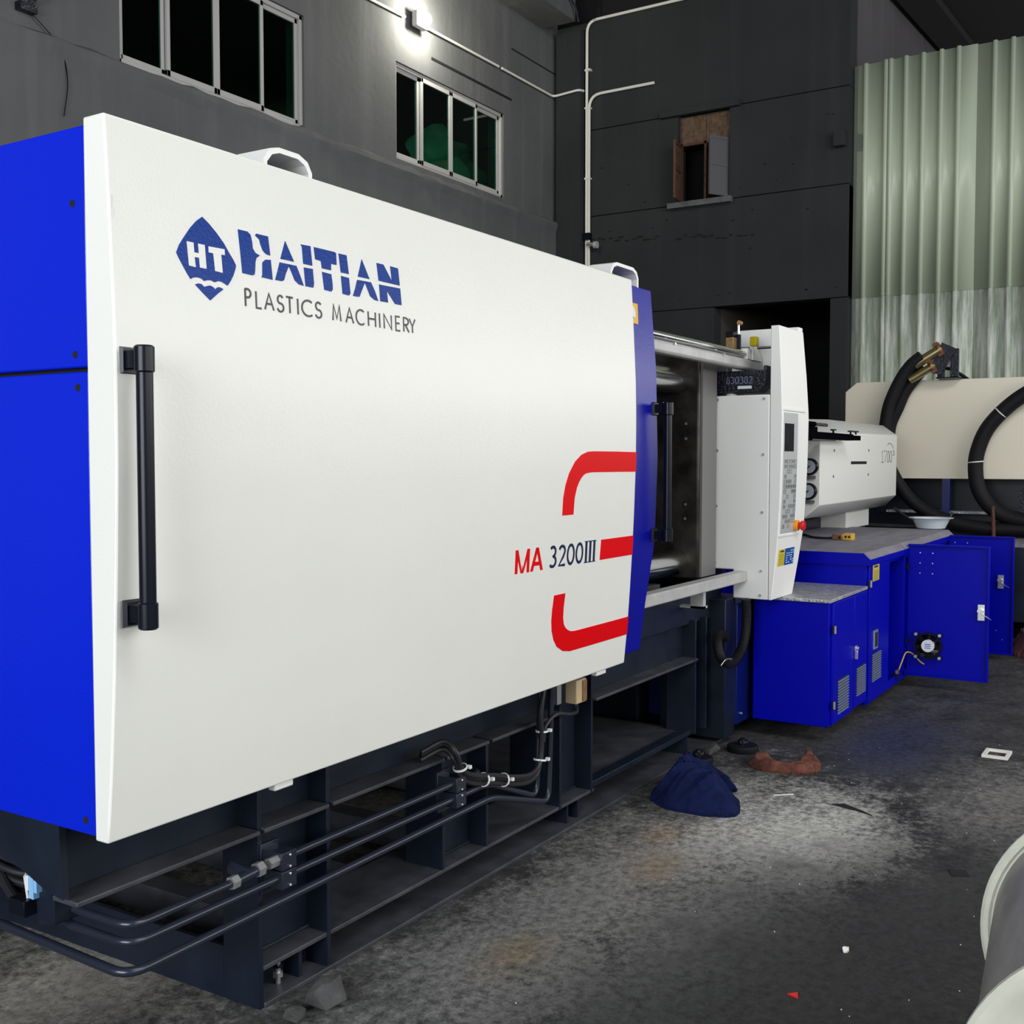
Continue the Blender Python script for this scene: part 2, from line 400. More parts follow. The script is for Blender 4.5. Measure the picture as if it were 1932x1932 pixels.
# back wall: lower, slightly proud part up to the rough ledge, upper part with two window openings
wb = thing('wall_back', (3, YW, 0), kind='structure')
B('lower_wall', -8, XF, YW - 0.05, YW + 0.2, 0, 4.03, M['wall'], wb)
def ledge():
    g = Geo(); n = 90; k = g.mi(M['wall']); x0, x1 = -2.0, XF
    rows = []
    for i in range(n + 1):
        x = x0 + (x1 - x0) * i / n
        d = 0.05 + 0.022 * random.random(); h = 0.03 + 0.03 * random.random()
        rows.append([g.bm.verts.new(p) for p in ((x, YW, 4.03 + h), (x, YW - d, 4.03 + h * 0.3), (x, YW - d - 0.012, 4.0), (x, YW - 0.05, 3.94 - 0.03 * random.random()))])
    for i in range(n):
        for j in range(3):
            g.bm.faces.new([rows[i][j], rows[i + 1][j], rows[i + 1][j + 1], rows[i][j + 1]]).material_index = k
    return build('rough_ledge', g, wb)
ledge()
W1 = (5.13, 6.97, 4.07, 4.99); W2 = (8.20, 10.05, 4.12, 5.0)
ztop = 7.3
for (x0, x1, z0, z1) in ((-8, W1[0], 4.03, ztop), (W1[1], W2[0], 4.03, ztop), (W2[1], XF, 4.03, ztop)):
    B('upper_wall', x0, x1, YW, YW + 0.2, z0, z1, M['wall'], wb)
for w in (W1, W2):
    B('upper_wall', w[0], w[1], YW, YW + 0.2, 4.03, w[2], M['wall'], wb)
    B('upper_wall', w[0], w[1], YW, YW + 0.2, w[3], ztop, M['wall'], wb)
# slot shadow line and hairline joint over the second window
B('joint_groove', 8.75, 10.2, YW - 0.004, YW + 0.001, 5.175, 5.20, M['void'], wb)
B('joint_groove', 10.2, 11.15, YW - 0.004, YW + 0.001, 5.72, 5.735, M['void'], wb)

area('upstairs_fill', (9.6, YW + 0.4, 5.9), (10.0, YW + 0.8, 4.4), 0.5, 0.3, 0.8, (0.9, 1.0, 0.95))  # unseen fill light, added so the tarpaulin shows behind the glass
def window(name, w, xs, label):
    root = thing(name, ((w[0] + w[1]) / 2, YW, w[2]), label=label, kind='structure')
    y0, y1 = YW + 0.02, YW + 0.09
    g = Geo()
    g.box(w[0], w[1], y0, y1, w[2], w[2] + 0.035, M['alu']); g.box(w[0], w[1], y0, y1, w[3] - 0.035, w[3], M['alu'])
    g.box(w[0], w[0] + 0.03, y0, y1, w[2], w[3], M['alu']); g.box(w[1] - 0.035, w[1], y0, y1, w[2], w[3], M['alu'])
    build('outer_frame', g, root, 0.003)
    for i in range(4):
        a, b = xs[i], xs[i + 1]; yo = 0.028 if i in (1, 2) else 0.055
        g = Geo(); q = 0.030
        ya, yb = YW + yo - 0.012, YW + yo + 0.012
        for bx in ((a, a + q, w[2] + 0.03, w[3] - 0.03), (b - q, b, w[2] + 0.03, w[3] - 0.03)):
            g.box(bx[0], bx[1], ya, yb, bx[2], bx[3], M['alu'])
        g.box(a, b, ya, yb, w[2] + 0.03, w[2] + 0.075, M['alu']); g.box(a, b, ya, yb, w[3] - 0.07, w[3] - 0.03, M['alu'])
        s = build('sash', g, root, 0.002)
        B('pane', a + q, b - q, (ya + yb) / 2 - 0.003, (ya + yb) / 2 + 0.003, w[2] + 0.075, w[3] - 0.07, M['glass'], s)
    return root
window('window_1', W1, [5.16, 5.555, 6.03, 6.52, 6.935], 'upper sliding window with four dark panes, left of the lamp')
window('window_2', W2, [8.23, 8.61, 9.10, 9.565, 10.01], 'upper sliding window with four dark panes, below right of the lamp')
g = Geo()   # dark room behind the windows
g.box(4.5, 11.2, YW + 0.2, YW + 0.21, 3.2, 6.2, M['void']) if False else None
g.box(4.5, 11.2, YW + 2.6, YW + 2.65, 3.2, 6.2, M['hidden']); g.box(4.5, 11.2, YW + 0.2, YW + 2.65, 6.15, 6.2, M['hidden'])
g.box(4.5, 11.2, YW + 0.2, YW + 2.65, 3.2, 3.25, M['hidden']); g.box(4.5, 4.55, YW + 0.2, YW + 2.65, 3.2, 6.2, M['hidden'])
g.box(11.15, 11.2, YW + 0.2, YW + 2.65, 3.2, 6.2, M['hidden'])
build('wall_upstairs', g, kind='structure')
def cloth_heap(name, pts, m, amp, cell, seed, label, cat, ang=0.0, edge=0.10, dent=0.5):
    """crumpled cloth on the floor: a fine grid clipped to a closed outline, raised in warped, sharp folds"""
    from mathutils import noise as N
    out = catmull([(p[0], p[1], 0) for p in pts] + [(pts[0][0], pts[0][1], 0)], 8)[:-1]
    xs = [p.x for p in out]; ys = [p.y for p in out]; x0, x1, y0, y1 = min(xs), max(xs), min(ys), max(ys)
    def inside(x, y):
        c_ = False; n = len(out)
        for i in range(n):
            a, b = out[i], out[i - 1]
            if (a.y > y) != (b.y > y) and x < (b.x - a.x) * (y - a.y) / (b.y - a.y) + a.x: c_ = not c_
        return c_
    def edist(x, y): return min((p.x - x) ** 2 + (p.y - y) ** 2 for p in out) ** 0.5
    ca, sa = math.cos(ang), math.sin(ang)
    def fold(x, y):
        u = x * ca + y * sa; v = -x * sa + y * ca
        w = N.noise_vector(Vector((x * 3.5, y * 3.5, seed)))
        u += 0.10 * w.x; v += 0.10 * w.y
        a = 1 - abs(N.noise(Vector((u * 2.2, v * 15, seed + 3)))) * 3.2
        b = 1 - abs(N.noise(Vector((u * 6 + 7, v * 30, seed + 9)))) * 3.0
        c = 1 - abs(N.noise(Vector((u * 24, v * 24, seed + 5)))) * 2.0
        big = N.noise(Vector((x * 4, y * 4, seed + 20)))
        return max(0, a) ** 1.2 * 0.55 + max(0, b) ** 1.2 * 0.32 + max(0, c) * 0.08 + 0.1 + big * dent * 0.5
    g = Geo(); k = g.mi(m); V = {}
    nx, ny = int((x1 - x0) / cell) + 2, int((y1 - y0) / cell) + 2
    for i in range(nx):
        for j in range(ny):
            x, y = x0 + i * cell, y0 + j * cell
            if inside(x, y):
                d = edist(x, y); t = min(1, d / edge); t = t * t * (3 - 2 * t)
                z = 0.006 + amp * (0.16 * min(1, d / 0.012) + t * 0.55) * 0.8 + amp * (0.2 + 0.8 * t) * max(0, fold(x, y)) * min(1, d / 0.03)
                V[i, j] = g.bm.verts.new((x + 0.3 * cell * N.noise(Vector((x * 40, y * 40, 1))), y, z))
    bnd = {}
    for (i, j) in list(V):
        q = [(i, j), (i + 1, j), (i + 1, j + 1), (i, j + 1)]
        if all(c in V for c in q): g.bm.faces.new([V[c] for c in q]).material_index = k
    g.bm.verts.ensure_lookup_table()
    loose = [v for v in g.bm.verts if not v.link_faces]
    bmesh.ops.delete(g.bm, geom=loose, context='VERTS')
    be = [e for e in g.bm.edges if len(e.link_faces) == 1]
    r = bmesh.ops.extrude_edge_only(g.bm, edges=be)
    for v in r['geom']:
        if isinstance(v, bmesh.types.BMVert): v.co.z = 0.001
    for f in g.bm.faces: f.material_index = k
    return build(name, g, label=label, cat=cat)
def tarp():
    rnd = random.Random(5); g = Geo(); k = g.mi(M['greensheet']); nx, nz = 26, 14; V = []
    for i in range(nx + 1):
        row = []
        for j in range(nz + 1):
            u, v = i / nx, j / nz
            x = 9.45 + 1.35 * u; top = 4.5 + 0.55 * math.sin(min(1, u * 2.0) * 1.57) - 0.6 * max(0, u - 0.6)
            z = 4.1 + (top - 4.1) * v
            y = YW + 0.55 + 0.35 * v + 0.07 * math.sin(14 * u + 5 * v) + 0.05 * math.sin(23 * u - 9 * v + 1) + 0.02 * rnd.random()
            row.append(g.bm.verts.new((x, y, z)))
        V.append(row)
    for i in range(nx):
        for j in range(nz): g.bm.faces.new([V[i][j], V[i + 1][j], V[i + 1][j + 1], V[i][j + 1]]).material_index = k
    build('tarpaulin', g, label='crumpled green plastic sheet seen behind the dark panes of the second window', cat='tarpaulin')
tarp()

# roof beam along the top of the back wall, corner column
B('trim_1', 3.0, XF - 0.35, YW - 0.42, YW, 6.14, 6.48, M['wall'], kind='structure')
B('trim_2', XF - 0.12, XF, 5.99, YW - 0.05, 0, 6.14, M['wall2'], kind='structure')

# far wall, cast in lifts, with a doorway and a small shuttered window
wf = thing('wall_far', (XF, 4.7, 0), kind='structure')
T_ = 0.22; DY0, DY1, DZ = 3.20, 4.44, 2.965; SY0, SY1, SZ0, SZ1 = 4.28, 4.86, 4.10, 5.03
Y0, Y1 = 3.03, YW
J = 0.008
def band(z0, z1, holes):
    ys = [Y0] + [h for hh in holes for h in hh] + [Y1]
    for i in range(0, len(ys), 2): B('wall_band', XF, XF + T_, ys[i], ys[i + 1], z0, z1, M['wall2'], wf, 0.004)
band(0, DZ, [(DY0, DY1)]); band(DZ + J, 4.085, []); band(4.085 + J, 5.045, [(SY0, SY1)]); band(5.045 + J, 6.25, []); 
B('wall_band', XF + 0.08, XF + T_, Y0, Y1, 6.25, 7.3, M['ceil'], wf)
B('wall_core', XF + 0.03, XF + T_ - 0.02, DY1 + 0.02, Y1, 0, 4.1, M['void'], wf)
B('wall_core', XF + 0.03, XF + T_ - 0.02, Y0, DY1, 2.98, 4.1, M['void'], wf)
# plaster scar / crack under the small window
rnd = random.Random(3)
g = Geo()
for i in range(26):
    y = 5.9 - i * 0.075 + rnd.uniform(-.02, .02); z = 3.83 - i * 0.006 + rnd.uniform(-.02, .02)
    if 11 < i < 14: continue
    g.box(XF - 0.003, XF + 0.001, y - rnd.uniform(.02, .05), y + rnd.uniform(.01, .04), z - rnd.uniform(.003, .012), z + rnd.uniform(.003, .012), M['void'])
build('plaster_crack', g, wf)
g = Geo()
for i in range(30):
    y = rnd.uniform(3.1, 5.8); z = rnd.choice([3.05, 3.1, 3.55, 3.9, 4.2, 4.35, 4.6, 4.75]) + rnd.uniform(-.05, .05)
    w = rnd.uniform(.008, .03); h = rnd.uniform(.006, .014)
    if SY0 - .1 < y < SY1 + .1 and 4 < z < 5.1: continue
    g.box(XF - 0.006, XF + 0.001, y, y + w, z, z + h, M['void'])
o = build('tie_hole', g, wf, kind='stuff')
# small junction box on the wall
B('junction_box', XF - 0.08, XF, 3.06, 3.17, 4.45, 4.60, M['wall2'], label='small grey box fixed high on the far wall beside the green sheets', cat='box', bevel=0.004)
# shuttered window
w3 = thing('window_3', (XF, 4.57, SZ0), kind='structure', label='small wooden window with open shutters high on the far wall')
B('window_sill', XF - 0.06, XF + 0.1, SY0 - 0.04, SY1 + 0.10, SZ0 - 0.05, SZ0 + 0.01, M['wall'], w3, 0.004)
B('lintel', XF - 0.05, XF + 0.02, SY0 - 0.12, SY1 + 0.2, 5.03, 5.10, M['wall2'], w3, 0.005)
B('boarding', XF + 0.06, XF + 0.08, SY0, 4.56, 4.745, 5.03, M['wood'], w3, 0.002)
B('boarding', XF + 0.06, XF + 0.08, 4.565, SY1, 4.745, 5.03, M['wood'], w3, 0.002)
g = Geo()
for y in (SY0, 4.555, SY1 - 0.03): g.box(XF + 0.05, XF + 0.09, y, y + 0.025, SZ0, 4.745, M['rust'])
g.box(XF + 0.05, XF + 0.09, SY0, SY1, 4.72, 4.745, M['rust'])
build('frame', g, w3)
def shutter(y0, ang, m):
    g = Geo(); w = 0.27; z0, z1 = SZ0 + 0.02, 4.73; c, s_ = math.cos(ang), math.sin(ang)
    def P(a, b, z): return (XF + 0.045 - a * s_ + b * c, y0 + a * c + b * s_, z)
    def bx(a0, a1, za, zb, t=0.012):
        pts = [P(a0, -t, za), P(a1, -t, za), P(a1, t, za), P(a0, t, za), P(a0, -t, zb), P(a1, -t, zb), P(a1, t, zb), P(a0, t, zb)]
        g.hull(pts, m)
    bx(0, 0.03, z0, z1); bx(w - 0.03, w, z0, z1); bx(0.03, w - 0.03, z0, z0 + 0.03); bx(0.03, w - 0.03, z1 - 0.03, z1); bx(0.03, w - 0.03, (z0 + z1) / 2, (z0 + z1) / 2 + 0.02)
    s = build('shutter', g, w3)
    g2 = Geo(); t = 0.004
    g2.hull([P(a, b, z) for a in (0.03, w - 0.03) for b in (-t, t) for z in (z0 + 0.03, z1 - 0.03)], m if m is M['shutterg'] else M['wood'])
    build('panel', g2, s)
M['shutterg'] = mat('grey_glazed_shutter', (0.10, 0.10, 0.11), 0.5)
shutter(SY1 - 0.01, R(100), M['rust']); shutter(SY0 + 0.01, R(60), M['shutterg'])
B('dark_room', XF + 0.6, XF + 1.25, 3.4, 6.2, 3.2, 5.6, M['void'], w3)
# doorway with the stair lobby behind it
dr = thing('door_1', (XF, 3.8, 0), kind='structure', label='dark open doorway with stairs behind, in the far wall')
g = Geo()
g.box(XF + T_, XF + 3.0, DY1 + 0.0, DY1 + 0.1, 0, 3.2, M['hidden']); g.box(XF + 2.9, XF + 3.0, 3.03, DY1, 0, 3.2, M['void'])
g.box(XF + T_, XF + 3.0, 3.05, 3.1, 0, 3.2, M['void']); g.box(XF + T_, XF + 3.0, 3.05, DY1, 3.1, 3.2, M['void'])
build('lobby_wall', g, dr)
for i in range(9): B('stair_step', XF + 0.6 + 0.26 * i, XF + 0.86 + 0.26 * i, 3.1, 3.75, 0, 0.95 + 0.16 * i, M['hidden'], dr)

# wall continuing beyond the green sheets, dark roof over it
B('wall_right', XF + 0.25, 18, 3.03, 3.2, 0, 7.3, M['wall3'], kind='structure')
g = Geo()
for (a, b, c, d) in ((12.6, 6.36, 15.6, 6.62), (12.6, 6.6, 15.6, 6.9)):
    g.prism([(a, b), (c, d), (c, d + 0.09), (a, b + 0.09)], 'y', 2.6, 2.95, M['ceil'])
build('trim_3', g, kind='structure')
g = Geo(); g.prism([(12.1, 6.45), (16.5, 6.85), (16.5, 6.95), (12.1, 6.55)], 'y', -6, 2.8, M['ceil'])
build('trim_4', g, kind='structure')

# corrugated green sheets, two tiers, each sheet its own piece
wg = thing('wall_corrugated', (XF + 0.1, 0, 0), kind='structure', label='pale green corrugated metal partition')
XG = XF + 0.06
def sheet(y_hi, ribs, y_lo, z0, z1, m, x):
    g = Geo(); k = g.mi(m); prof = [(y_hi, 0)]
    for yr in ribs: prof += [(yr + 0.026, 0), (yr + 0.016, -0.042), (yr - 0.010, -0.042), (yr - 0.020, 0)]
    prof.append((y_lo, 0)); prof = sorted(set(prof), key=lambda p: -p[0])
    for (ya, xa), (yb, xb) in zip(prof[:-1], prof[1:]):
        if ya - yb < 1e-6: continue
        g.face([(x + xa, ya, z0), (x + xb, yb, z0), (x + xb, yb, z1), (x + xa, ya, z1)], m)
    bmesh.ops.remove_doubles(g.bm, verts=g.bm.verts, dist=1e-5)
    o = build('sheet', g, wg)
    sm = o.modifiers.new('thickness', 'SOLIDIFY'); sm.thickness = 0.002
    return o
rib_y = [2.883, 2.691, 2.645, 2.502, 2.343, 2.178, 2.023, 1.863, 1.706, 1.551]
while rib_y[-1] > -0.7: rib_y.append(rib_y[-1] - 0.158)
edges = [3.0, 2.668]
while edges[-1] > -0.5: edges.append(edges[-1] - 0.805)
for a, b in zip(edges[:-1], edges[1:]):
    rb = [y for y in rib_y if b + 0.022 <= y <= a - 0.02]
    sheet(a, rb, b, 2.955, 5.22 + 0.02 * random.random(), M['greenw'], XG)
    sheet(a, rb, b, 0.0, 2.975, M['greenlow'], XG + 0.006)

# ------------------------------------------------------------ wall fittings
c = thing('vertical_conduit', (XF - 0.03, 5.96, 3.0), label='white vertical conduit pipe in the corner that bends along the top of the far wall', cat='pipe')
xc = XF - 0.03
g = Geo(); g.tube([(xc, 5.955, 3.1), (xc, 5.955, 6.25), (xc, 4.4, 6.25)], 0.016, M['conduit'], fillet=0.13); build('pipe', g, c)
g = Geo(); g.tube([(xc, 5.925, 3.1), (xc, 5.925, 5.43), (xc, 5.13, 5.43)], 0.016, M['conduit'], fillet=0.15); build('pipe', g, c)
for z in (4.5, 5.28, 5.7): B('clip', xc - 0.02, xc + 0.03, 5.905, 5.975, z, z + 0.02, M['conduit'], c)
g = Geo(); g.box(xc - 0.04, xc + 0.03, 5.90, 5.98, 3.82, 3.90, M['black']); g.cyl((xc - 0.05, 5.92, 3.77), (xc - 0.05, 5.80, 3.755), 0.02, M['zinc'], 12); g.cyl((xc - 0.05, 5.83, 3.75), (xc - 0.05, 5.79, 3.75), 0.04, M['alu'], 12)
build('valve', g, c)
c2 = thing('horizontal_conduit', (9, YW - 0.03, 5.43), label='thin white conduit running past the lamp along the back wall', cat='pipe')
g = Geo(); g.tube([(6.9, YW - 0.03, 5.38), (8.3, YW - 0.03, 5.42)], 0.012, M['conduit']); build('pipe', g, c2)
g = Geo(); g.tube([(8.6, YW - 0.03, 5.43), (9.9, YW - 0.03, 5.445)], 0.013, M['conduit']); build('pipe', g, c2)
g = Geo(); g.tube([(9.96, YW - 0.03, 5.445), (XF - 0.15, YW - 0.03, 5.45), (XF - 0.15, 5.995, 5.47), (XF - 0.05, 5.986, 5.485)], 0.013, M['conduit'], fillet=0.06); build('pipe', g, c2)

lamp = thing('wall_lamp', (8.467, YW - 0.1, 5.42), label='small bright floodlight glowing on the back wall', cat='lamp')
g = Geo(); g.box(8.38, 8.55, YW - 0.11, YW - 0.05, 5.36, 5.50, M['alu']); g.box(8.44, 8.49, YW - 0.06, YW, 5.40, 5.46, M['alu']); build('housing', g, lamp, 0.006)
g = Geo(); g.lathe((8.465, YW - 0.111, 5.43), (0, -1, 0), [(0, 0.062), (0.04, 0.062), (0.07, 0.045), (0.085, 0.02)], M['glowlamp'], 20); build('lens', g, lamp)
pl = bpy.data.lights.new('lamp_light', 'POINT'); pl.energy = 60; pl.color = (1.0, 0.97, 0.82); pl.shadow_soft_size = 0.05
po = bpy.data.objects.new('lamp_light', pl); COL.objects.link(po); po.parent = lamp; po.location = (0, -0.17, 0.01)

g = Geo()
g.tube(catmull([(4.30, YW - 0.02, 5.0), (4.27, YW - 0.02, 4.45), (4.36, YW - 0.03, 4.22), (4.62, YW - 0.03, 4.02), (4.66, YW - 0.07, 3.8), (4.63, YW - 0.07, 3.56)], 6), 0.004, M['black'], 6)
build('hanging_wire', g, label='thin dark wire hanging down the back wall at far left', cat='wire')
g = Geo()
g.tube([(4.48, YW, 4.25), (4.40, YW - 0.06, 4.20), (4.75, YW - 0.25, 4.55)], 0.012, M['cast'], 8)
g.box(4.34, 4.46, YW - 0.06, YW, 4.15, 4.20, M['cast'])
build('wall_bracket', g, label='small black angle bracket at the top left of the back wall', cat='bracket')
g = Geo(); g.tube([(XF - 0.55, YW - 0.45, 6.35), (XF - 0.42, YW - 0.47, 6.24), (XF - 0.38, YW - 0.47, 6.12), (XF - 0.3, YW - 0.45, 6.2)], 0.012, M['cast'], 8)
build('beam_hook', g, label='twisted rebar hook sticking out of the beam end in the corner', cat='hook')

# ------------------------------------------------------------ moulding machine, clamping end
mc = thing('injection_moulding_machine', (3.4, 2.6, 0), label='large white and blue injection moulding machine on a dark steel frame', cat='machine')
DPROF = [(0.618, 1.735), (0.75, 1.722), (0.9, 1.7115), (1.02, 1.7045), (1.15, 1.698), (1.33, 1.692), (1.49, 1.691), (1.62, 1.6935), (1.8, 1.7025), (1.9, 1.708), (1.978, 1.713)]
def door_y(z):
    P = DPROF
    if z <= P[0][0]: return P[0][1]
    for (a, ya), (b, yb) in zip(P[:-1], P[1:]):
        if z <= b:
            t = (z - a) / (b - a); return ya + (yb - ya) * t
    return P[-1][1]
def fine_profile(prof_fn, z0, z1, n): return [(prof_fn(z0 + (z1 - z0) * i / n), z0 + (z1 - z0) * i / n) for i in range(n + 1)]
DX0, DX1 = 1.345, 3.552
# white sliding safety door
front = fine_profile(door_y, 0.618, 1.978, 34)
g = Geo(); g.prism(front + [(1.772, 1.978), (1.772, 0.618)], 'x', DX0, DX1, M['white'])
door = build('sliding_door', g, mc, 0.004)
door['label'] = 'large white sliding safety door'
# decals: thin vinyl lying on the curved skin
def skin(x, z, off): return (x, door_y(z) - off, z)
def decal(name, polys, m, off=0.0012, parent=None, sk=skin):
    g = Geo(); k = g.mi(m)
    for poly in polys:
        pts = []
        n = len(poly)
        vs = [g.bm.verts.new((x, z, 0)) for x, z in poly]
        f = g.bm.faces.new(vs); f.material_index = k
    bmesh.ops.triangulate(g.bm, faces=g.bm.faces[:], ngon_method='EAR_CLIP')
    for it in range(2):
        long = [e for e in g.bm.edges if e.calc_length() > 0.09]
        if long: bmesh.ops.subdivide_edges(g.bm, edges=long, cuts=1); bmesh.ops.triangulate(g.bm, faces=g.bm.faces[:])
    r = bmesh.ops.extrude_face_region(g.bm, geom=g.bm.faces[:])
    top = set(v for v in r['geom'] if isinstance(v, bmesh.types.BMVert))
    for v in g.bm.verts:
        x, z = v.co.x, v.co.y
        v.co = sk(x, z, off if v in top else -0.0008)
    for f in g.bm.faces: f.material_index = k
    return build(name, g, parent)
emblem_top = [(1.569, 1.829), (1.586, 1.818), (1.604, 1.804), (1.623, 1.786), (1.637, 1.768), (1.649, 1.754), (1.655, 1.744), (1.651, 1.734), (1.646, 1.723), (1.638, 1.711), (1.629, 1.7), (1.621, 1.703), (1.612, 1.706), (1.603, 1.706), (1.594, 1.702), (1.585, 1.705), (1.576, 1.704), (1.566, 1.701), (1.559, 1.705), (1.549, 1.706), (1.538, 1.704), (1.531, 1.7), (1.523, 1.71), (1.513, 1.724), (1.504, 1.737), (1.498, 1.747), (1.506, 1.763), (1.519, 1.78), (1.536, 1.801), (1.552, 1.817)]
emblem_bot = [(1.542, 1.691), (1.55, 1.694), (1.558, 1.694), (1.566, 1.689), (1.573, 1.692), (1.581, 1.694), (1.589, 1.692), (1.594, 1.688), (1.601, 1.693), (1.607, 1.694), (1.617, 1.691), (1.602, 1.681), (1.58, 1.664), (1.561, 1.677)]
H_ = [(1.525, 1.773), (1.542, 1.773), (1.543, 1.754), (1.555, 1.754), (1.554, 1.773), (1.571, 1.773), (1.573, 1.726), (1.556, 1.726), (1.555, 1.745), (1.543, 1.745), (1.545, 1.725), (1.528, 1.726), (1.527, 1.741)]
TT = [(1.581, 1.772), (1.624, 1.773), (1.624, 1.761), (1.614, 1.761), (1.616, 1.724), (1.596, 1.725), (1.593, 1.76), (1.581, 1.76)]
decal('emblem', [emblem_top, emblem_bot], M['lblue'], 0.0012, door)
decal('emblem_letters', [H_, TT], M['white'], 0.0020, door)
word = [
 [(1.665, 1.821), (1.692, 1.821), (1.7, 1.816), (1.704, 1.802), (1.705, 1.788), (1.712, 1.78), (1.725, 1.776), (1.715, 1.77), (1.711, 1.761), (1.709, 1.743), (1.707, 1.734), (1.701, 1.731), (1.672, 1.732), (1.669, 1.774)],
 [(1.718, 1.821), (1.752, 1.821), (1.754, 1.801), (1.756, 1.781), (1.744, 1.782), (1.735, 1.788), (1.728, 1.801), (1.726, 1.81), (1.714, 1.817)],
 [(1.757, 1.772), (1.76, 1.73), (1.727, 1.731), (1.73, 1.736), (1.731, 1.752), (1.732, 1.763), (1.741, 1.77)],
 [(1.804, 1.82), (1.829, 1.779), (1.787, 1.779)],
 [(1.784, 1.771), (1.836, 1.771), (1.847, 1.751), (1.857, 1.73), (1.842, 1.731), (1.829, 1.738), (1.819, 1.756), (1.812, 1.767), (1.801, 1.748), (1.795, 1.734), (1.788, 1.731), (1.768, 1.731), (1.776, 1.75)],
 [(1.853, 1.821), (1.885, 1.822), (1.888, 1.779), (1.859, 1.779), (1.857, 1.816)],
 [(1.86, 1.771), (1.889, 1.772), (1.891, 1.739), (1.888, 1.73), (1.863, 1.73)],
 [(1.896, 1.822), (1.966, 1.822), (1.971, 1.82), (1.971, 1.793), (1.952, 1.793), (1.951, 1.778), (1.92, 1.778), (1.918, 1.794), (1.899, 1.795)],
 [(1.92, 1.77), (1.951, 1.769), (1.954, 1.748), (1.954, 1.735), (1.949, 1.729), (1.925, 1.73)],
 [(1.98, 1.821), (2.008, 1.821), (2.013, 1.778), (1.985, 1.778)],
 [(1.985, 1.77), (2.013, 1.769), (2.016, 1.734), (2.011, 1.728), (1.988, 1.729)],
 [(2.063, 1.82), (2.089, 1.777), (2.046, 1.777)],
 [(2.043, 1.769), (2.094, 1.77), (2.108, 1.75), (2.119, 1.728), (2.105, 1.729), (2.089, 1.736), (2.077, 1.756), (2.071, 1.766), (2.059, 1.747), (2.049, 1.73), (2.041, 1.729), (2.025, 1.729), (2.035, 1.749)],
 [(2.119, 1.82), (2.145, 1.82), (2.176, 1.784), (2.172, 1.82), (2.203, 1.819), (2.207, 1.777), (2.124, 1.778)],
 [(2.125, 1.769), (2.208, 1.77), (2.211, 1.729), (2.185, 1.729), (2.154, 1.758), (2.157, 1.729), (2.127, 1.729)],
]
decal('wordmark', word, M['lblue'], 0.0012, door)
# stroke alphabet (unit cell 0..1 x 0..1)
def arc(cx, cz, rx, rz, a0, a1, n=14): return [(cx + rx * math.cos(R(a0 + (a1 - a0) * i / n)), cz + rz * math.sin(R(a0 + (a1 - a0) * i / n))) for i in range(n + 1)]
GL = {
 'P': [[(0, 0), (0, 1)], [(0, 1), (0.45, 1)] + arc(0.45, 0.76, 0.55, 0.24, 90, -90)[1:] + [(0, 0.52)]],
 'L': [[(0, 1), (0, 0), (1, 0)]], 'A': [[(0, 0), (0.5, 1), (1, 0)], [(0.2, 0.36), (0.8, 0.36)]],
 'S': [arc(0.5, 0.75, 0.42, 0.25, 30, 180, 9) + arc(0.5, 0.75, 0.42, 0.25, 180, 250, 5)[1:] + arc(0.45, 0.26, 0.5, 0.26, 70, -90, 10) + arc(0.45, 0.26, 0.45, 0.26, -90, -165, 5)[1:]],
 'T': [[(0, 1), (1, 1)], [(0.5, 1), (0.5, 0)]], 'I': [[(0.5, 0), (0.5, 1)]],
 'C': [arc(0.62, 0.5, 0.62, 0.5, 52, 308, 22)],
 'M': [[(0, 0), (0.13, 1), (0.5, 0.12), (0.87, 1), (1, 0)]], 'W': [[(0, 0), (0, 1), (0.5, 0.02), (1, 1), (1, 0)]], 'H': [[(0, 0), (0, 1)], [(1, 0), (1, 1)], [(0, 0.52), (1, 0.52)]],
 'N': [[(0, 0), (0, 1), (1, 0), (1, 1)]], 'E': [[(1, 1), (0, 1), (0, 0), (1, 0)], [(0, 0.52), (0.9, 0.52)]],
 'R': [[(0, 0), (0, 1), (0.4, 1)] + arc(0.4, 0.75, 0.55, 0.25, 90, -90)[1:] + [(0, 0.5)], [(0.35, 0.5), (1, 0)]],
 'Y': [[(0, 1), (0.5, 0.45), (1, 1)], [(0.5, 0.45), (0.5, 0)]],
 '3': [arc(0.42, 0.76, 0.45, 0.24, 140, -80, 12) + arc(0.42, 0.26, 0.53, 0.26, 80, -140, 14)],
 '2': [arc(0.48, 0.74, 0.45, 0.26, 160, -15, 12) + [(0.7, 0.45), (0.04, 0.0), (1, 0.0)]],
 '0': [arc(0.5, 0.5, 0.5, 0.5, 0, 360, 26)], '1': [[(0.15, 0.82), (0.55, 1), (0.55, 0)], [(0.1, 0), (1, 0)]],
 '7': [[(0, 0.9), (0, 1), (1, 1), (0.35, 0)]], '6': [arc(0.5, 0.3, 0.45, 0.3, 100, 460, 18) + [(0.1, 0.6), (0.35, 0.95), (0.8, 1)]],
 '8': [arc(0.5, 0.75, 0.38, 0.25, -90, 270, 16), arc(0.5, 0.26, 0.48, 0.26, 90, 450, 16)],
 '9': [arc(0.5, 0.7, 0.45, 0.3, 0, 360, 18), [(0.95, 0.7), (0.8, 0.2), (0.3, 0)]],
}
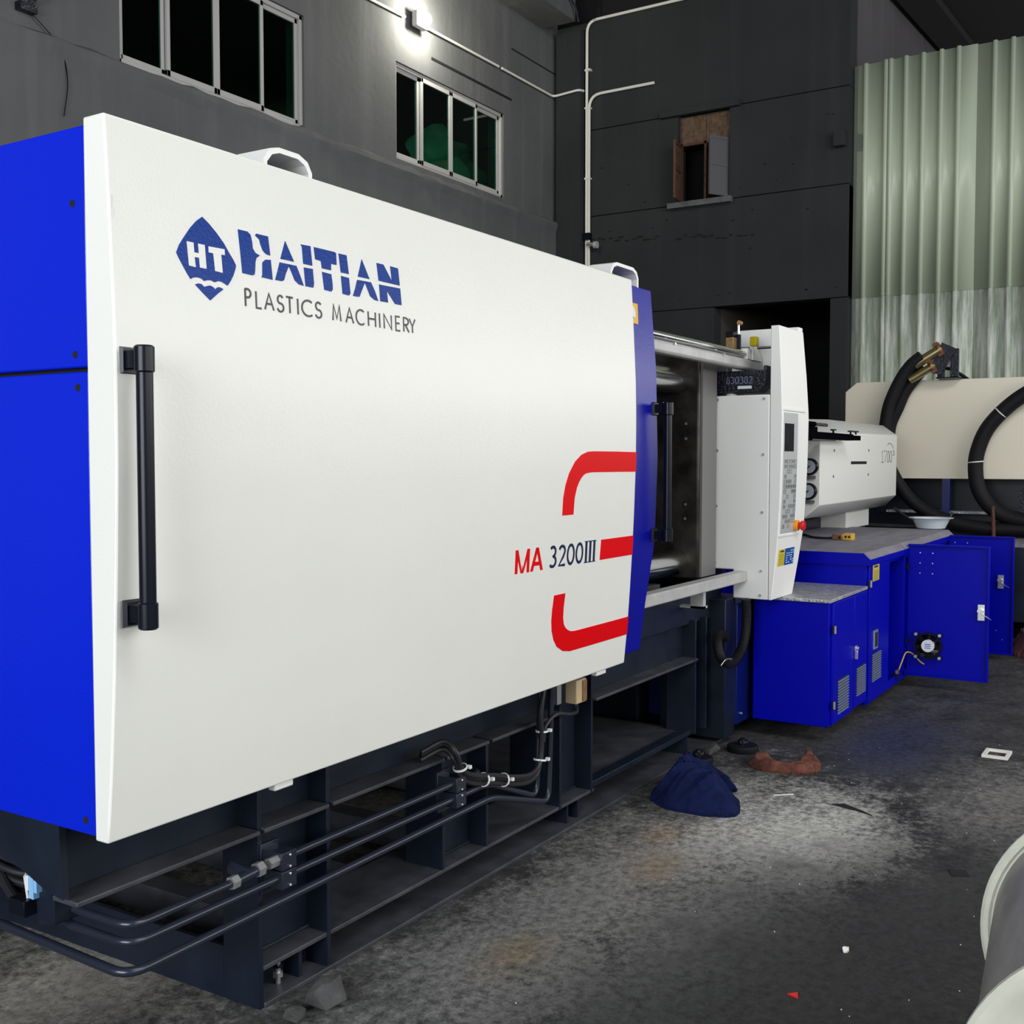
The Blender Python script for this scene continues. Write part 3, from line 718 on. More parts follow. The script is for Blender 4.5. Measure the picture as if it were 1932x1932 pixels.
def ribbon(pts, w):
    """a polyline as quads with mitred joints (returns a list of quads)"""
    n = len(pts); out = []; L = []; Rr = []
    closed = (abs(pts[0][0] - pts[-1][0]) + abs(pts[0][1] - pts[-1][1])) < 1e-9
    for i in range(n):
        a = pts[i - 1] if i > 0 else (pts[-2] if closed else None); b = pts[i]; c = pts[i + 1] if i < n - 1 else (pts[1] if closed else None)
        d1 = Vector((b[0] - a[0], b[1] - a[1])).normalized() if a else None
        d2 = Vector((c[0] - b[0], c[1] - b[1])).normalized() if c else None
        if d1 is None: d1 = d2
        if d2 is None: d2 = d1
        n1 = Vector((-d1.y, d1.x)); n2 = Vector((-d2.y, d2.x)); m = (n1 + n2)
        m = m.normalized() if m.length > 1e-6 else n1
        k = min(1.2, 1 / max(0.35, m.dot(n1)))
        L.append((b[0] + m.x * w / 2 * k, b[1] + m.y * w / 2 * k)); Rr.append((b[0] - m.x * w / 2 * k, b[1] - m.y * w / 2 * k))
    for i in range(n - 1): out.append([L[i], Rr[i], Rr[i + 1], L[i + 1]])
    return out
def glyph(ch, x0, x1, z0, z1, w, italic=0.0):
    q = []
    x0 += w / 2; x1 -= w / 2; z0 += w / 2; z1 -= w / 2
    if x1 - x0 < 0.004: x0 = x1 = (x0 + x1) / 2
    for st in GL[ch]:
        pts = [(x0 + (x1 - x0) * a + italic * (b - 0.5) * (z1 - z0), z0 + (z1 - z0) * b) for a, b in st]
        q += ribbon(pts, w)
    return q
def strokes(name, glyphs, m, off, parent, sk=skin):
    g = Geo(); k = g.mi(m)
    for quad in glyphs:
        t = [sk(x, z, off) for x, z in quad]; b = [sk(x, z, -0.0006) for x, z in quad]
        T = [g.bm.verts.new(p) for p in t]; Bq = [g.bm.verts.new(p) for p in b]
        try:
            g.bm.faces.new(T)
            for i in range(4): g.bm.faces.new([T[i], T[(i + 1) % 4], Bq[(i + 1) % 4], Bq[i]])
        except ValueError: pass
    return build(name, g, parent)
sub = [('P', 1.675, 1.695), ('L', 1.706, 1.725), ('A', 1.731, 1.762), ('S', 1.769, 1.793), ('T', 1.797, 1.822), ('I', 1.832, 1.838), ('C', 1.846, 1.883), ('S', 1.890, 1.915),
       ('M', 1.948, 1.980), ('A', 1.994, 2.025), ('C', 2.031, 2.064), ('H', 2.076, 2.107), ('I', 2.118, 2.124), ('N', 2.136, 2.169), ('E', 2.182, 2.203), ('R', 2.214, 2.239), ('Y', 2.238, 2.266)]
for word_ in (sub[:8], sub[8:]):
    q = []
    for i, (ch, a, b) in enumerate(word_): q += glyph(ch, a, b, 1.662, 1.701 + (0.0015 if i == 0 else 0), 0.0044)
    strokes('lettering', q, M['lgrey'], 0.0012, door)
z0, z1 = 1.008, 1.079
decal('model_letter', [[(2.757, z0), (2.771, z0), (2.771, z1), (2.757, z1)], [(2.824, z0), (2.838, z0), (2.838, z1), (2.824, z1)],
                       [(2.771, z1), (2.771, z1 - 0.030), (2.7905, z0), (2.7975, z0 + 0.001)], [(2.7975, z0 + 0.001), (2.7905, z0), (2.8045, z0), (2.7975, z0 + 0.024)],
                       [(2.824, z1), (2.7975, z0 + 0.001), (2.8045, z0), (2.824, z1 - 0.030)]], M['red'], 0.0012, door)
decal('model_letter', [[(2.845, z0), (2.860, z0), (2.889, z1), (2.875, z1)], [(2.905, z0), (2.920, z0), (2.890, z1), (2.876, z1)],
                       [(2.862, z0 + 0.016), (2.903, z0 + 0.016), (2.899, z0 + 0.028), (2.866, z0 + 0.028)]], M['red'], 0.0012, door)
q = glyph('3', 2.958, 3.005, 1.008, 1.079, 0.0092) + glyph('2', 3.013, 3.063, 1.008, 1.078, 0.0092) + glyph('0', 3.069, 3.120, 1.008, 1.078, 0.0092) + glyph('0', 3.127, 3.178, 1.008, 1.078, 0.0092)
for x in (3.199, 3.227, 3.255):
    q += [[(x - 0.0065, 1.010), (x + 0.0065, 1.010), (x + 0.0065, 1.076), (x - 0.0065, 1.076)]]
q += [[(3.187, 1.007), (3.267, 1.007), (3.267, 1.010), (3.187, 1.010)], [(3.187, 1.076), (3.267, 1.076), (3.267, 1.079), (3.187, 1.079)]]
strokes('model_numerals', q, M['lnavy'], 0.0012, door)
# red bands in the shape of an open C, cut by the door edge
def bandpoly(o, i): return o + list(reversed(i))
xe = DX1 - 0.002
up_o = [(3.028, 1.17), (3.031, 1.226), (3.043, 1.265), (3.064, 1.302), (3.101, 1.339), (3.143, 1.361), (3.186, 1.371), (3.23, 1.373), (3.4, 1.373), (xe, 1.372)]
up_i = [(3.1, 1.17), (3.105, 1.224), (3.118, 1.256), (3.132, 1.274), (3.147, 1.287), (3.162, 1.296), (3.178, 1.301), (3.212, 1.304), (3.4, 1.304), (xe, 1.303)]
lo_o = [(3.0, 0.92), (2.993, 0.872), (2.992, 0.84), (2.998, 0.808), (3.013, 0.778), (3.037, 0.752), (3.079, 0.732), (3.129, 0.724), (3.35, 0.723), (xe, 0.723)]
lo_i = [(3.072, 0.92), (3.066, 0.872), (3.067, 0.84), (3.074, 0.82), (3.086, 0.807), (3.104, 0.797), (3.122, 0.791), (3.15, 0.788), (3.35, 0.787), (xe, 0.787)]
def strip(o, i): return [[o[k], o[k + 1], i[k + 1], i[k]] for k in range(len(o) - 1)]
decal('red_band', strip(up_o, up_i), M['red'], 0.0012, door)
decal('red_band', strip(lo_o, lo_i), M['red'], 0.0012, door)
decal('red_band', [[(3.303, 1.077), (xe, 1.077), (xe, 1.009), (3.299, 1.009)]], M['red'], 0.0012, door)
# chipped paint mark on the near edge
decal('paint_chip', [[(1.352, 1.83), (1.356, 1.825), (1.354, 1.81), (1.358, 1.80), (1.354, 1.785), (1.350, 1.79)]], M['satin'], 0.0004, door)
# long black door handle
def handle(parent, xm, ys, ysl, zt0, zt1, zb0, zb1, xsl, r, rb):
    g = Geo()
    g.cyl((xsl, ysl, zb0 + 0.01), (xsl, ysl, zt1 - 0.01), rb, M['black'], 28)
    for (a, b) in ((zt0, zt1), (zb0, zb1)):
        zc = (a + b) / 2
        g.lathe((xsl, ysl, a), (0, 0, 1), [(0, r - 0.003), (0.003, r), (b - a - 0.003, r), (b - a, r - 0.003)], M['black'], 28)
        g.hull([(xm + sx * (0.022 - i_ * 0.004), ys - 0.009 * i_, zc + sz * (0.026 - i_ * 0.004)) for sx in (-1, 1) for sz in (-1, 1) for i_ in (0, 1)], M['black'])
        g.box(xm - 0.014, xm + 0.014, ysl, ys - 0.006, zc - 0.015, zc + 0.017, M['black'])
    return build('handle', g, parent)
handle(door, 1.376, 1.694, 1.640, 1.503, 1.553, 1.032, 1.083, 1.368, 0.0185, 0.0155)
# hanger brackets over the top of the door
def hanger(x0, x1):
    g = Geo()
    xm = (x0 + x1) / 2; zt = 2.055; zb = 1.96
    o = [(x0, zb), (x0, 2.02), (x0 + 0.02, zt - 0.008), (x0 + 0.05, zt), (x1 - 0.045, zt), (x1 - 0.015, zt - 0.012), (x1, 2.02), (x1, zb)]
    i = [(x0 + 0.012, zb), (x0 + 0.012, 2.016), (x0 + 0.028, zt - 0.02), (x0 + 0.052, zt - 0.012), (x1 - 0.047, zt - 0.012), (x1 - 0.024, zt - 0.022), (x1 - 0.012, 2.016), (x1 - 0.012, zb)]
    for k in range(len(o) - 1): g.prism([o[k], o[k + 1], i[k + 1], i[k]], 'y', 1.80, 1.90, M['whitep'])
    build('hanger', g, door)
hanger(1.84, 2.0); hanger(3.56, 3.79)
g = Geo(); g.box(1.80, 1.86, 1.745, 1.768, 0.600, 0.618, M['whitep']); build('door_guide', g, door, 0.004)
g = Geo(); g.box(3.36, 3.43, 1.745, 1.768, 0.600, 0.618, M['whitep']); build('door_guide', g, door, 0.004)

# blue end panels (two, one above the other) facing the camera end
XE = 1.362
pe = B('end_panel', XE, XE + 0.02, 1.79, 3.35, 1.520, 1.972, M['blue'], mc, 0.004)
for z in (1.83, 1.545):
    g = Geo(); g.cyl((XE + 0.004, 1.828, z), (XE - 0.0005, 1.828, z), 0.0075, M['void'], 16); build('screw_hole', g, pe)
pe2 = B('end_panel', XE, XE + 0.02, 1.79, 3.35, 0.617, 1.512, M['blue'], mc, 0.004)
for z in (1.482, 0.645):
    g = Geo(); g.cyl((XE + 0.004, 1.822, z), (XE - 0.0005, 1.822, z), 0.0075, M['void'], 16); build('screw_hole', g, pe2)
B('end_edge_strip', XE + 0.002, XE + 0.05, 1.774, 1.790, 0.617, 1.968, M['bluedk'], mc, 0.002)
B('panel_backing', XE + 0.02, XE + 0.04, 1.80, 3.35, 0.63, 1.95, M['void'], mc)
# inner body behind the door (dark) and blue top cover
B('inner_cover', 1.40, 3.75, 1.96, 3.3, 0.64, 1.955, M['bluedk'], mc)

# blue second door with its handle, standing behind the white one
def b2(z):
    P = [(0.618, 1.800), (0.75, 1.795), (1.03, 1.786), (1.35, 1.782), (1.69, 1.786), (1.99, 1.80)]
    for (a, ya), (b, yb) in zip(P[:-1], P[1:]):
        if z <= b + 1e-9: return ya + (yb - ya) * (z - a) / (b - a)
    return P[-1][1]
def bx(z):
    P = [(0.615, 3.815), (0.80, 3.855), (1.03, 3.92), (1.35, 3.935), (1.69, 3.925), (1.99, 3.90)]
    for (a, ya), (b, yb) in zip(P[:-1], P[1:]):
        if z <= b + 1e-9: return ya + (yb - ya) * (z - a) / (b - a)
    return P[-1][1]
g = Geo(); k = g.mi(M['blue2']); rows = []
n = 24
for i in range(n + 1):
    z = 0.622 + (1.99 - 0.622) * i / n
    y = b2(z); xr = bx(z)
    rows.append([g.bm.verts.new(p) for p in ((2.9, y, z), (xr, y, z), (xr, y + 0.05, z), (2.9, y + 0.05, z))])
for i in range(n):
    for j in range(4): g.bm.faces.new([rows[i][j], rows[i][(j + 1) % 4], rows[i + 1][(j + 1) % 4], rows[i + 1][j]]).material_index = k
g.bm.faces.new(rows[0]).material_index = k; g.bm.faces.new(rows[-1]).material_index = k
bd = build('blue_door', g, mc, 0.003); bd['label'] = 'tall blue guard door behind the white one'
def skin_b(x, z, off): return (x, b2(z) - off, z)
decal('warning_sign', [[(3.66, 1.85), (3.775, 1.85), (3.775, 1.925), (3.66, 1.925)]], M['orange'], 0.001, bd, skin_b)
decal('warning_disc', [arc(3.715, 1.887, 0.038, 0.03, 0, 350, 22)], M['inkw'], 0.0016, bd, skin_b)
q = ribbon([(3.74, 1.865), (3.69, 1.905)], 0.004)
strokes('warning_mark', q, M['ink'], 0.002, bd, skin_b)
handle(bd, 3.905, 1.784, 1.728, 1.515, 1.565, 1.030, 1.082, 3.905, 0.021, 0.0155)
decal('slot_cover', [[(3.70, 1.52), (3.722, 1.52), (3.722, 1.80), (3.70, 1.80)]], M['bluedk'], 0.003, bd, skin_b)

# guide rails for the doors
g = Geo(); g.cyl((1.6, 1.86, 1.846), (5.16, 1.86, 1.846), 0.018, M['chrome'], 20); build('round_rail', g, mc)
B('flat_rail', 1.6, 5.29, 1.835, 1.885, 1.772, 1.824, M['rail'], mc, 0.012)
g = Geo(); g.box(5.08, 5.16, 1.84, 1.88, 1.824, 1.875, M['whitep']); g.prism([(5.14, 1.824), (5.28, 1.824), (5.14, 1.925)], 'y', 1.835, 1.85, M['whitep']); build('rail_end_block', g, mc)
for x in (4.2, 4.75): 
    g = Geo(); g.cyl((x, 1.836, 1.818), (x, 1.826, 1.818), 0.006, M['zinc'], 10); build('rail_screw', g, mc)
B('lower_rail', 1.6, 4.995, 1.80, 1.86, 0.772, 0.822, M['rail'], mc, 0.006)
g = Geo(); g.box(4.55, 4.58, 1.84, 1.90, 0.69, 0.775, M['rail']); g.box(4.55, 4.60, 1.84, 1.97, 0.69, 0.70, M['rail']); build('rail_foot', g, mc)

# tie bars and platens
g = Geo(); g.cyl((3.4, 2.075, 1.712), (4.81, 2.075, 1.712), 0.060, M['chrome'], 40); build('tie_bar', g, mc)
g = Geo(); g.cyl((3.4, 2.075, 0.868), (4.81, 2.075, 0.868), 0.060, M['chrome'], 40); build('tie_bar', g, mc)
g = Geo(); g.cyl((3.4, 2.95, 1.712), (4.81, 2.95, 1.712), 0.060, M['chrome'], 24); build('tie_bar', g, mc)
g = Geo(); g.cyl((3.4, 2.95, 0.868), (4.81, 2.95, 0.868), 0.060, M['chrome'], 24); build('tie_bar', g, mc)
B('platen_side', 4.81, 4.985, 1.955, 1.966, 0.80, 1.84, M['platenside'], mc)
pl_ = B('fixed_platen', 4.80, 4.90, 1.966, 3.2, 0.79, 1.85, M['steel'], mc, 0.012)
B('platen_body', 4.90, 5.3, 2.02, 3.2, 0.75, 1.85, M['navy'], mc, 0.01)
for (y, z) in ((2.035, 1.515), (2.035, 1.445), (2.035, 1.14), (2.037, 1.073)):
    g = Geo(); g.cyl((4.7985, y, z), (4.8005, y, z), 0.0135, M['void'], 20); g.cyl((4.7975, y - 0.003, z - 0.002), (4.799, y - 0.003, z - 0.002), 0.007, M['satin'], 12)
    build('bolt_hole', g, pl_)
B('moving_platen', 3.2, 3.55, 1.99, 3.2, 0.79, 1.85, M['steel'], mc, 0.012)
B('bed_plate', 3.7, 5.05, 1.95, 3.2, 0.60, 0.74, M['navy'], mc, 0.004)
B('wear_strip', 3.7, 4.45, 2.0, 2.12, 0.74, 0.80, M['steel'], mc, 0.003)
B('far_guard', 3.7, 4.80, 3.25, 3.3, 0.7, 1.9, M['bluedk'], mc)

# black cast bracket with raised number
g = Geo()
g.prism([(1.76, 1.672), (1.735, 1.70), (1.728, 1.755), (1.728, 1.782), (1.745, 1.782), (1.745, 1.765), (2.0, 1.765), (2.0, 1.665)], 'x', 5.03, 5.09, M['cast'])
g.prism([(1.765, 1.662), (1.728, 1.695), (1.722, 1.785), (1.736, 1.785), (1.745, 1.71), (1.775, 1.676), (1.99, 1.672), (1.99, 1.662)], 'x', 5.01, 5.12, M['cast'])
g.box(4.985, 5.03, 1.985, 2.03, 1.65, 1.79, M['cast'])
cb = build('cast_bracket', g, mc, 0.004)
def skin_cb(y, z, off): return (5.03 - off, -y, z)
q = []
for i, ch in enumerate('630382'): q += glyph(ch, -1.925 + i * 0.0222, -1.906 + i * 0.0222, 1.703, 1.738, 0.0038)
strokes('casting_number', q, M['louv'], 0.006, cb, skin_cb)  # digits lighter than the iron, glints put into their colour
q = ribbon([(-1.932, 1.697), (-1.785, 1.697), (-1.785, 1.745), (-1.932, 1.745), (-1.932, 1.697)], 0.004)
strokes('number_frame', q, M['cable'], 0.006, cb, skin_cb)
strokes('paper_tag', [[(-1.868, 1.680), (-1.80, 1.680), (-1.80, 1.694), (-1.868, 1.694)]], M['inkw'], 0.003, cb, skin_cb)
g = Geo(); g.cyl((5.06, 1.91, 1.64), (5.06, 1.91, 1.668), 0.014, M['whitep'], 12); g.cyl((5.06, 1.91, 1.649), (5.06, 1.91, 1.658), 0.026, M['whitep'], 14); build('adjusting_bolt', g, mc)

# control box and operator panel
cbx = thing  # noqa
g = Geo()
g.prism([(2.008, 0.825), (1.872, 0.825), (1.872, 0.690), (1.702, 0.690), (1.702, 1.648), (2.008, 1.648)], 'x', 5.0, 5.36, M['whitep'])
ctl = build('control_box', g, mc, 0.005)
for (y, z) in ((1.955, 1.63), (1.955, 1.39), (1.958, 1.125), (1.962, 0.855), (1.728, 1.63), (1.730, 1.37), (1.732, 1.10), (1.735, 0.825), (1.738, 0.71)):
    g = Geo(); g.cyl((5.0005, y, z), (4.996, y, z), 0.0065, M['satin'], 12); build('screw', g, ctl)
# pillar with bulging face that holds the screen
pprof = [(1.685, 0.690), (1.668, 0.85), (1.655, 1.0), (1.647, 1.2), (1.643, 1.4), (1.642, 1.56), (1.648, 1.75), (1.66, 1.965)]
g = Geo(); 
def px1(z):
    P = [(0.69, 5.30), (1.04, 5.375), (1.3, 5.39), (1.56, 5.395), (1.965, 5.345)]
    for (a, ya), (b, yb) in zip(P[:-1], P[1:]):
        if z <= b + 1e-9: return ya + (yb - ya) * (z - a) / (b - a)
    return P[-1][1]
def py(z):
    for (ya, a), (yb, b) in zip(pprof[:-1], pprof[1:]):
        if z <= b + 1e-9: return ya + (yb - ya) * (z - a) / (b - a)
    return pprof[-1][0]
rows = []; k = g.mi(M['whitep']); n = 30
for i in range(n + 1):
    z = 0.690 + (1.965 - 0.690) * i / n; y = py(z)
    rows.append([g.bm.verts.new(p) for p in ((5.0, y, z), (px1(z), y - 0.004, z), (px1(z) - 0.03, 1.70, z), (5.0, 1.70, z))])
for i in range(n):
    for j in range(4): g.bm.faces.new([rows[i][j], rows[i][(j + 1) % 4], rows[i + 1][(j + 1) % 4], rows[i + 1][j]]).material_index = k
g.bm.faces.new(rows[0]).material_index = k; g.bm.faces.new(rows[-1]).material_index = k
pil = build('operator_panel', g, mc, 0.003)
def skin_p(x, z, off):
    t = (x - 5.0) / 0.35
    return (x, py(z) - 0.004 * t - off, z)
def pz(name, x0, x1, z0, z1, m, off, parent=pil): return decal(name, [[(x0, z0), (x1, z0), (x1, z1), (x0, z1)]], m, off, parent, skin_p)
pz('panel_lip', 5.02, 5.33, 1.575, 1.585, M['white'], 0.006)
pz('panel_lip', 5.005, 5.30, 0.985, 0.993, M['white'], 0.006)
pz('keypad', 5.025, 5.225, 1.0, 1.565, M['panelg'], 0.0015)
pz('screen', 5.035, 5.165, 1.385, 1.515, M['lcd'], 0.003)
pz('side_strip', 5.225, 5.262, 1.0, 1.565, M['inkw'], 0.0012)
q = []; rnd = random.Random(11)
for r_ in range(14):
    z = 1.345 - r_ * 0.0235
    for c_ in range(5):
        x = 5.045 + c_ * 0.036
        if r_ > 0 and rnd.random() < 0.28: continue
        w, h = 0.026, 0.015
        q += ribbon([(x, z), (x + w, z), (x + w, z - h), (x, z - h), (x, z)], 0.0028)
        if rnd.random() < 0.5: q += ribbon([(x + 0.006, z - 0.007), (x + w - 0.006, z - 0.007)], 0.005)
strokes('keys', q, M['keys'], 0.0024, pil, skin_p)
g = Geo(); yb = py(1.03)
g.cyl((5.235, yb, 1.03), (5.235, yb - 0.022, 1.03), 0.026, M['ering'], 20); build('button_ring', g, pil, 0.003)
g = Geo(); g.cyl((5.235, yb - 0.022, 1.03), (5.235, yb - 0.034, 1.03), 0.017, M['estop'], 20); g.cyl((5.235, yb - 0.034, 1.03), (5.235, yb - 0.050, 1.03), 0.024, M['estop'], 20); build('emergency_stop_button', g, pil, 0.003)
pz('yellow_sticker', 5.03, 5.12, 0.845, 0.925, M['yellow'], 0.001)
pz('blue_sticker', 5.12, 5.255, 0.845, 0.925, M['bluelab'], 0.001)
q = []
for i in range(7): q += ribbon([(5.04, 0.853 + i * 0.008), (5.11, 0.853 + i * 0.008)], 0.0012)
q += ribbon([(5.055, 0.915), (5.105, 0.915)], 0.008)
strokes('sticker_text', q, M['ink'], 0.0016, pil, skin_p)
q = []
for x in (5.145, 5.175, 5.205, 5.232):
    for i in range(6):
        if random.random() < 0.75: q += ribbon([(x, 0.857 + i * 0.011), (x + 0.016, 0.857 + i * 0.011)], 0.004)
strokes('sticker_text', q, M['inkw'], 0.0016, pil, skin_p)
# top beam and recess between pillar and rail
g = Geo(); g.box(5.29, 5.35, 1.66, 1.975, 1.90, 1.985, M['whitep']); build('top_beam', g, mc, 0.004)
B('recess_panel', 5.30, 5.32, 1.66, 2.0, 1.60, 1.89, M['whitep'], mc)
# limit switch and amber lamp on the rail end
sw = thing  # noqa
g = Geo(); g.box(5.02, 5.06, 1.888, 1.928, 1.83, 1.925, M['brown']); g.box(5.02, 5.08, 1.888, 1.928, 1.925, 1.952, M['black']); g.box(5.06, 5.075, 1.870, 1.888, 1.84, 1.94, M['black'])
ls = build('limit_switch', g, mc, 0.003)
g = Geo(); g.tube([(5.04, 1.872, 1.94), (5.04, 1.872, 1.99)], 0.006, M['zinc'], 8); g.cyl((5.03, 1.866, 1.992), (5.055, 1.866, 1.992), 0.011, M['copper'], 14); build('roller_lever', g, ls)
B('amber_cap', 5.09, 5.13, 1.80, 1.835, 1.885, 1.93, M['amber'], mc, 0.006)
# black linear rails running to the injection side
g = Geo(); g.box(5.37, 6.80, 1.79, 1.83, 1.462, 1.500, M['linrail']); rl = build('linear_rail', g, mc, 0.002)
B('rail_cap', 6.80, 6.965, 1.789, 1.832, 1.465, 1.4935, M['linrail'], rl)
B('linear_rail', 5.37, 6.23, 1.84, 1.88, 1.500, 1.532, M['linrail'], mc, 0.002)
g = Geo(); g.cyl((5.37, 1.86, 1.547), (6.23, 1.86, 1.547), 0.014, M['linrail'], 14); g.cyl((6.2, 1.86, 1.547), (6.47, 1.86, 1.547), 0.010, M['cast'], 12); build('linear_rail', g, mc)
for (x, z) in ((6.40, 1.50), (6.77, 1.50), (6.89, 1.50)):
    g = Geo(); g.cyl((x, 1.80, z), (x, 1.80, z + 0.014), 0.006, M['black'], 10); g.cyl((x, 1.80, z + 0.014), (x, 1.80, z + 0.022), 0.018, M['black'], 14); build('thumb_screw', g, mc)
B('rail_support', 6.0, 6.45, 1.80, 1.90, 1.452, 1.461, M['black'], mc)

# ------------------------------------------------------------ the dark steel base frame
fr = M['navy']; ft = M['navytop']
# upper I-beam: web, lower flange (top lightened as if lit)
g = Geo(); g.box(1.40, 5.05, 1.985, 2.0, 0.447, 0.66, fr); build('beam_web', g, mc)
for (a, b) in ((1.40, 1.915), (1.93, 2.165), (2.18, 2.685), (2.70, 2.93), (2.95, 3.41), (3.67, 4.66)):
    g = Geo(); g.box(a, b, 1.905, 1.985, 0.438, 0.450, ft); build('beam_flange', g, mc, 0.003)
g = Geo(); g.prism([(1.93, 0.455), (1.94, 0.66), (3.35, 0.66), (3.35, 0.6), (2.3, 0.555), (2.16, 0.512), (2.06, 0.492), (1.99, 0.466)], 'x', 1.385, 1.40, fr); build('beam_end_plate', g, mc)
B('beam_underside', 1.40, 5.05, 2.0, 3.2, 0.60, 0.66, fr, mc)
# lower beam: flanges and web
B('sill_web', 1.935, 4.72, 2.10, 2.115, 0.012, 0.09, M['void'], mc)  # web coloured near black for the shade in the recess
B('sill_top_flange', 1.935, 3.68, 1.922, 2.15, 0.090, 0.102, ft, mc, 0.002)
B('sill_bottom_flange', 1.935, 5.05, 1.915, 2.15, 0.0, 0.012, ft, mc, 0.002)
B('sill_top_flange', 3.68, 4.72, 1.94, 1.99, 0.095, 0.118, fr, mc, 0.002)
B('drip_tray', 3.68, 4.72, 1.985, 3.0, 0.085, 0.105, ft, mc, 0.003)
B('tray_back', 3.68, 4.72, 2.62, 2.66, 0.105, 0.60, M['void'], mc)
B('sill_stiffener', 2.165, 2.18, 1.925, 2.03, 0.012, 0.09, fr, mc)
for x in (2.08, 3.50, 3.58, 4.62): B('sill_stiffener', x, x + 0.012, 1.94, 2.10, 0.012, 0.09, fr, mc)
# posts: flange - web - flange
def post(x0, x1, ydeep, z0=0.102, z1=0.447):
    B('post_flange', x0, x0 + 0.014, 1.92, ydeep, z0, z1, fr, mc, 0.001)
    B('post_flange', x1 - 0.014, x1, 1.92, 2.005, z0, z1, fr, mc, 0.001)
    B('post_web', x0 + 0.014, x1 - 0.014, 1.992, 2.004, z0, z1, fr, mc)
post(1.92, 2.182, 2.042, 0.0, 0.64); post(2.69, 2.945, 2.06); post(3.41, 3.665, 2.13, 0.09, 0.64); post(4.66, 4.80, 2.06, 0.10, 0.62)
# end plate across the near end with a large opening, cross members
g = Geo()
g.box(1.92, 1.934, 2.042, 3.2, 0.0, 0.132, fr); g.box(1.92, 1.934, 3.0, 3.2, 0.132, 0.45, fr)
build('end_plate', g, mc)
for x in (2.14, 2.5, 2.95, 3.5): B('cross_member', x, x + 0.08, 2.15, 3.0, 0.02, 0.10, ft, mc)
B('far_sill', 1.92, 4.9, 3.0, 3.15, 0.0, 0.12, fr, mc); B('far_beam', 1.92, 4.9, 3.05, 3.15, 0.44, 0.6, fr, mc)
for x in (1.95, 2.7, 3.45, 4.2): B('far_post', x, x + 0.18, 3.05, 3.1, 0.12, 0.44, fr, mc)
g = Geo(); g.tube([(1.86, 2.05, 0.385), (1.86, 2.9, 0.40)], 0.014, M['pipe'], 12); build('cross_pipe', g, mc)
# navy cover at the end of the clamp frame
B('side_cover', 5.03, 5.40, 1.86, 2.5, 0.075, 0.66, M['bluedk'], mc, 0.003)
B('corner_post', 4.90, 5.03, 1.87, 2.2, 0.03, 0.69, fr, mc, 0.003)
B('bed_rear', 4.9, 9.1, 2.32, 3.2, 0.0, 0.93, fr, mc, 0.01)
for (y, z) in ((1.858, 0.12), ):
    for x in (5.09, 5.36):
        g = Geo(); g.cyl((x, 1.86, z), (x, 1.853, z), 0.006, M['zinc'], 10); build('screw', g, mc)
# weld beads: short rows of blobs along post feet
rnd = random.Random(21); g = Geo()
for (x0, x1, z) in ((1.94, 2.165, 0.104), (2.71, 2.93, 0.104), (3.43, 3.65, 0.104)):
    x = x0
    while x < x1:
        g.cyl((x, 1.991, z), (x + 0.012, 1.988, z + 0.001), 0.004 + 0.002 * rnd.random(), fr, 6); x += 0.011
build('weld_bead', g, mc, kind='stuff')
# levelling feet
def foot(x, y, r=0.072):
    g = Geo(); g.lathe((x, y, 0.0), (0, 0, 1), [(0, r * 0.96), (0.006, r), (0.024, r), (0.030, r * 0.92), (0.030, 0.03)], M['rubber'], 36)
    g.cyl((x, y, 0.03), (x, y, 0.06), 0.012, M['cast'], 12); g.cyl((x, y, 0.04), (x, y, 0.052), 0.024, M['cast'], 6)
    return build('levelling_foot', g, mc)
foot(4.86, 1.765); foot(4.56, 1.86, 0.065); foot(1.98, 1.985, 0.06) if False else None
g = Geo(); g.cyl((2.03, 1.965, 0.012), (2.03, 1.965, 0.085), 0.007, M['satin'], 10); g.cyl((2.03, 1.965, 0.03), (2.03, 1.965, 0.042), 0.014, M['satin'], 6); g.cyl((2.03, 1.965, 0.055), (2.03, 1.965, 0.064), 0.014, M['cast'], 6)
build('levelling_bolt', g, mc)

# hydraulic pipes along the frame, clamps, end block
pr = 0.0095; py_ = 1.868
g = Geo(); g.tube([(1.50, 2.105, 0.40), (1.50, 2.085, 0.372), (1.50, py_, 0.372), (1.78, py_, 0.372)], pr, M['pipe'], 12, 0.045); build('hydraulic_pipe', g, mc)
g = Geo(); g.tube([(1.93, py_, 0.380), (2.82, py_, 0.380), (2.86, 1.95, 0.37)], pr, M['pipe'], 12, 0.04); build('hydraulic_pipe', g, mc)
g = Geo(); g.tube([(1.50, 2.095, 0.372), (1.50, 2.075, 0.334), (1.50, py_, 0.334), (2.86, py_, 0.334), (3.16, py_, 0.215), (3.19, py_, 0.62)], pr, M['pipe'], 12, 0.045); build('hydraulic_pipe', g, mc)
g = Geo(); g.tube([(1.49, 2.75, 0.30), (1.49, py_, 0.272), (2.88, py_, 0.285), (3.24, py_, 0.175), (3.265, py_, 0.62)], pr * 1.1, M['pipe'], 12, 0.05); build('hydraulic_pipe', g, mc)
g = Geo()
g.cyl((1.78, py_, 0.372), (1.80, py_, 0.373), 0.016, M['satin'], 6); g.cyl((1.80, py_, 0.373), (1.86, py_, 0.376), 0.013, M['pipe'], 12)
g.cyl((1.835, py_, 0.374), (1.835, 1.92, 0.384), 0.017, M['pipe'], 6); g.cyl((1.86, py_, 0.377), (1.88, py_, 0.378), 0.018, M['satin'], 6); g.cyl((1.90, py_, 0.379), (1.93, py_, 0.380), 0.014, M['satin'], 6)
build('pipe_fitting', g, mc)
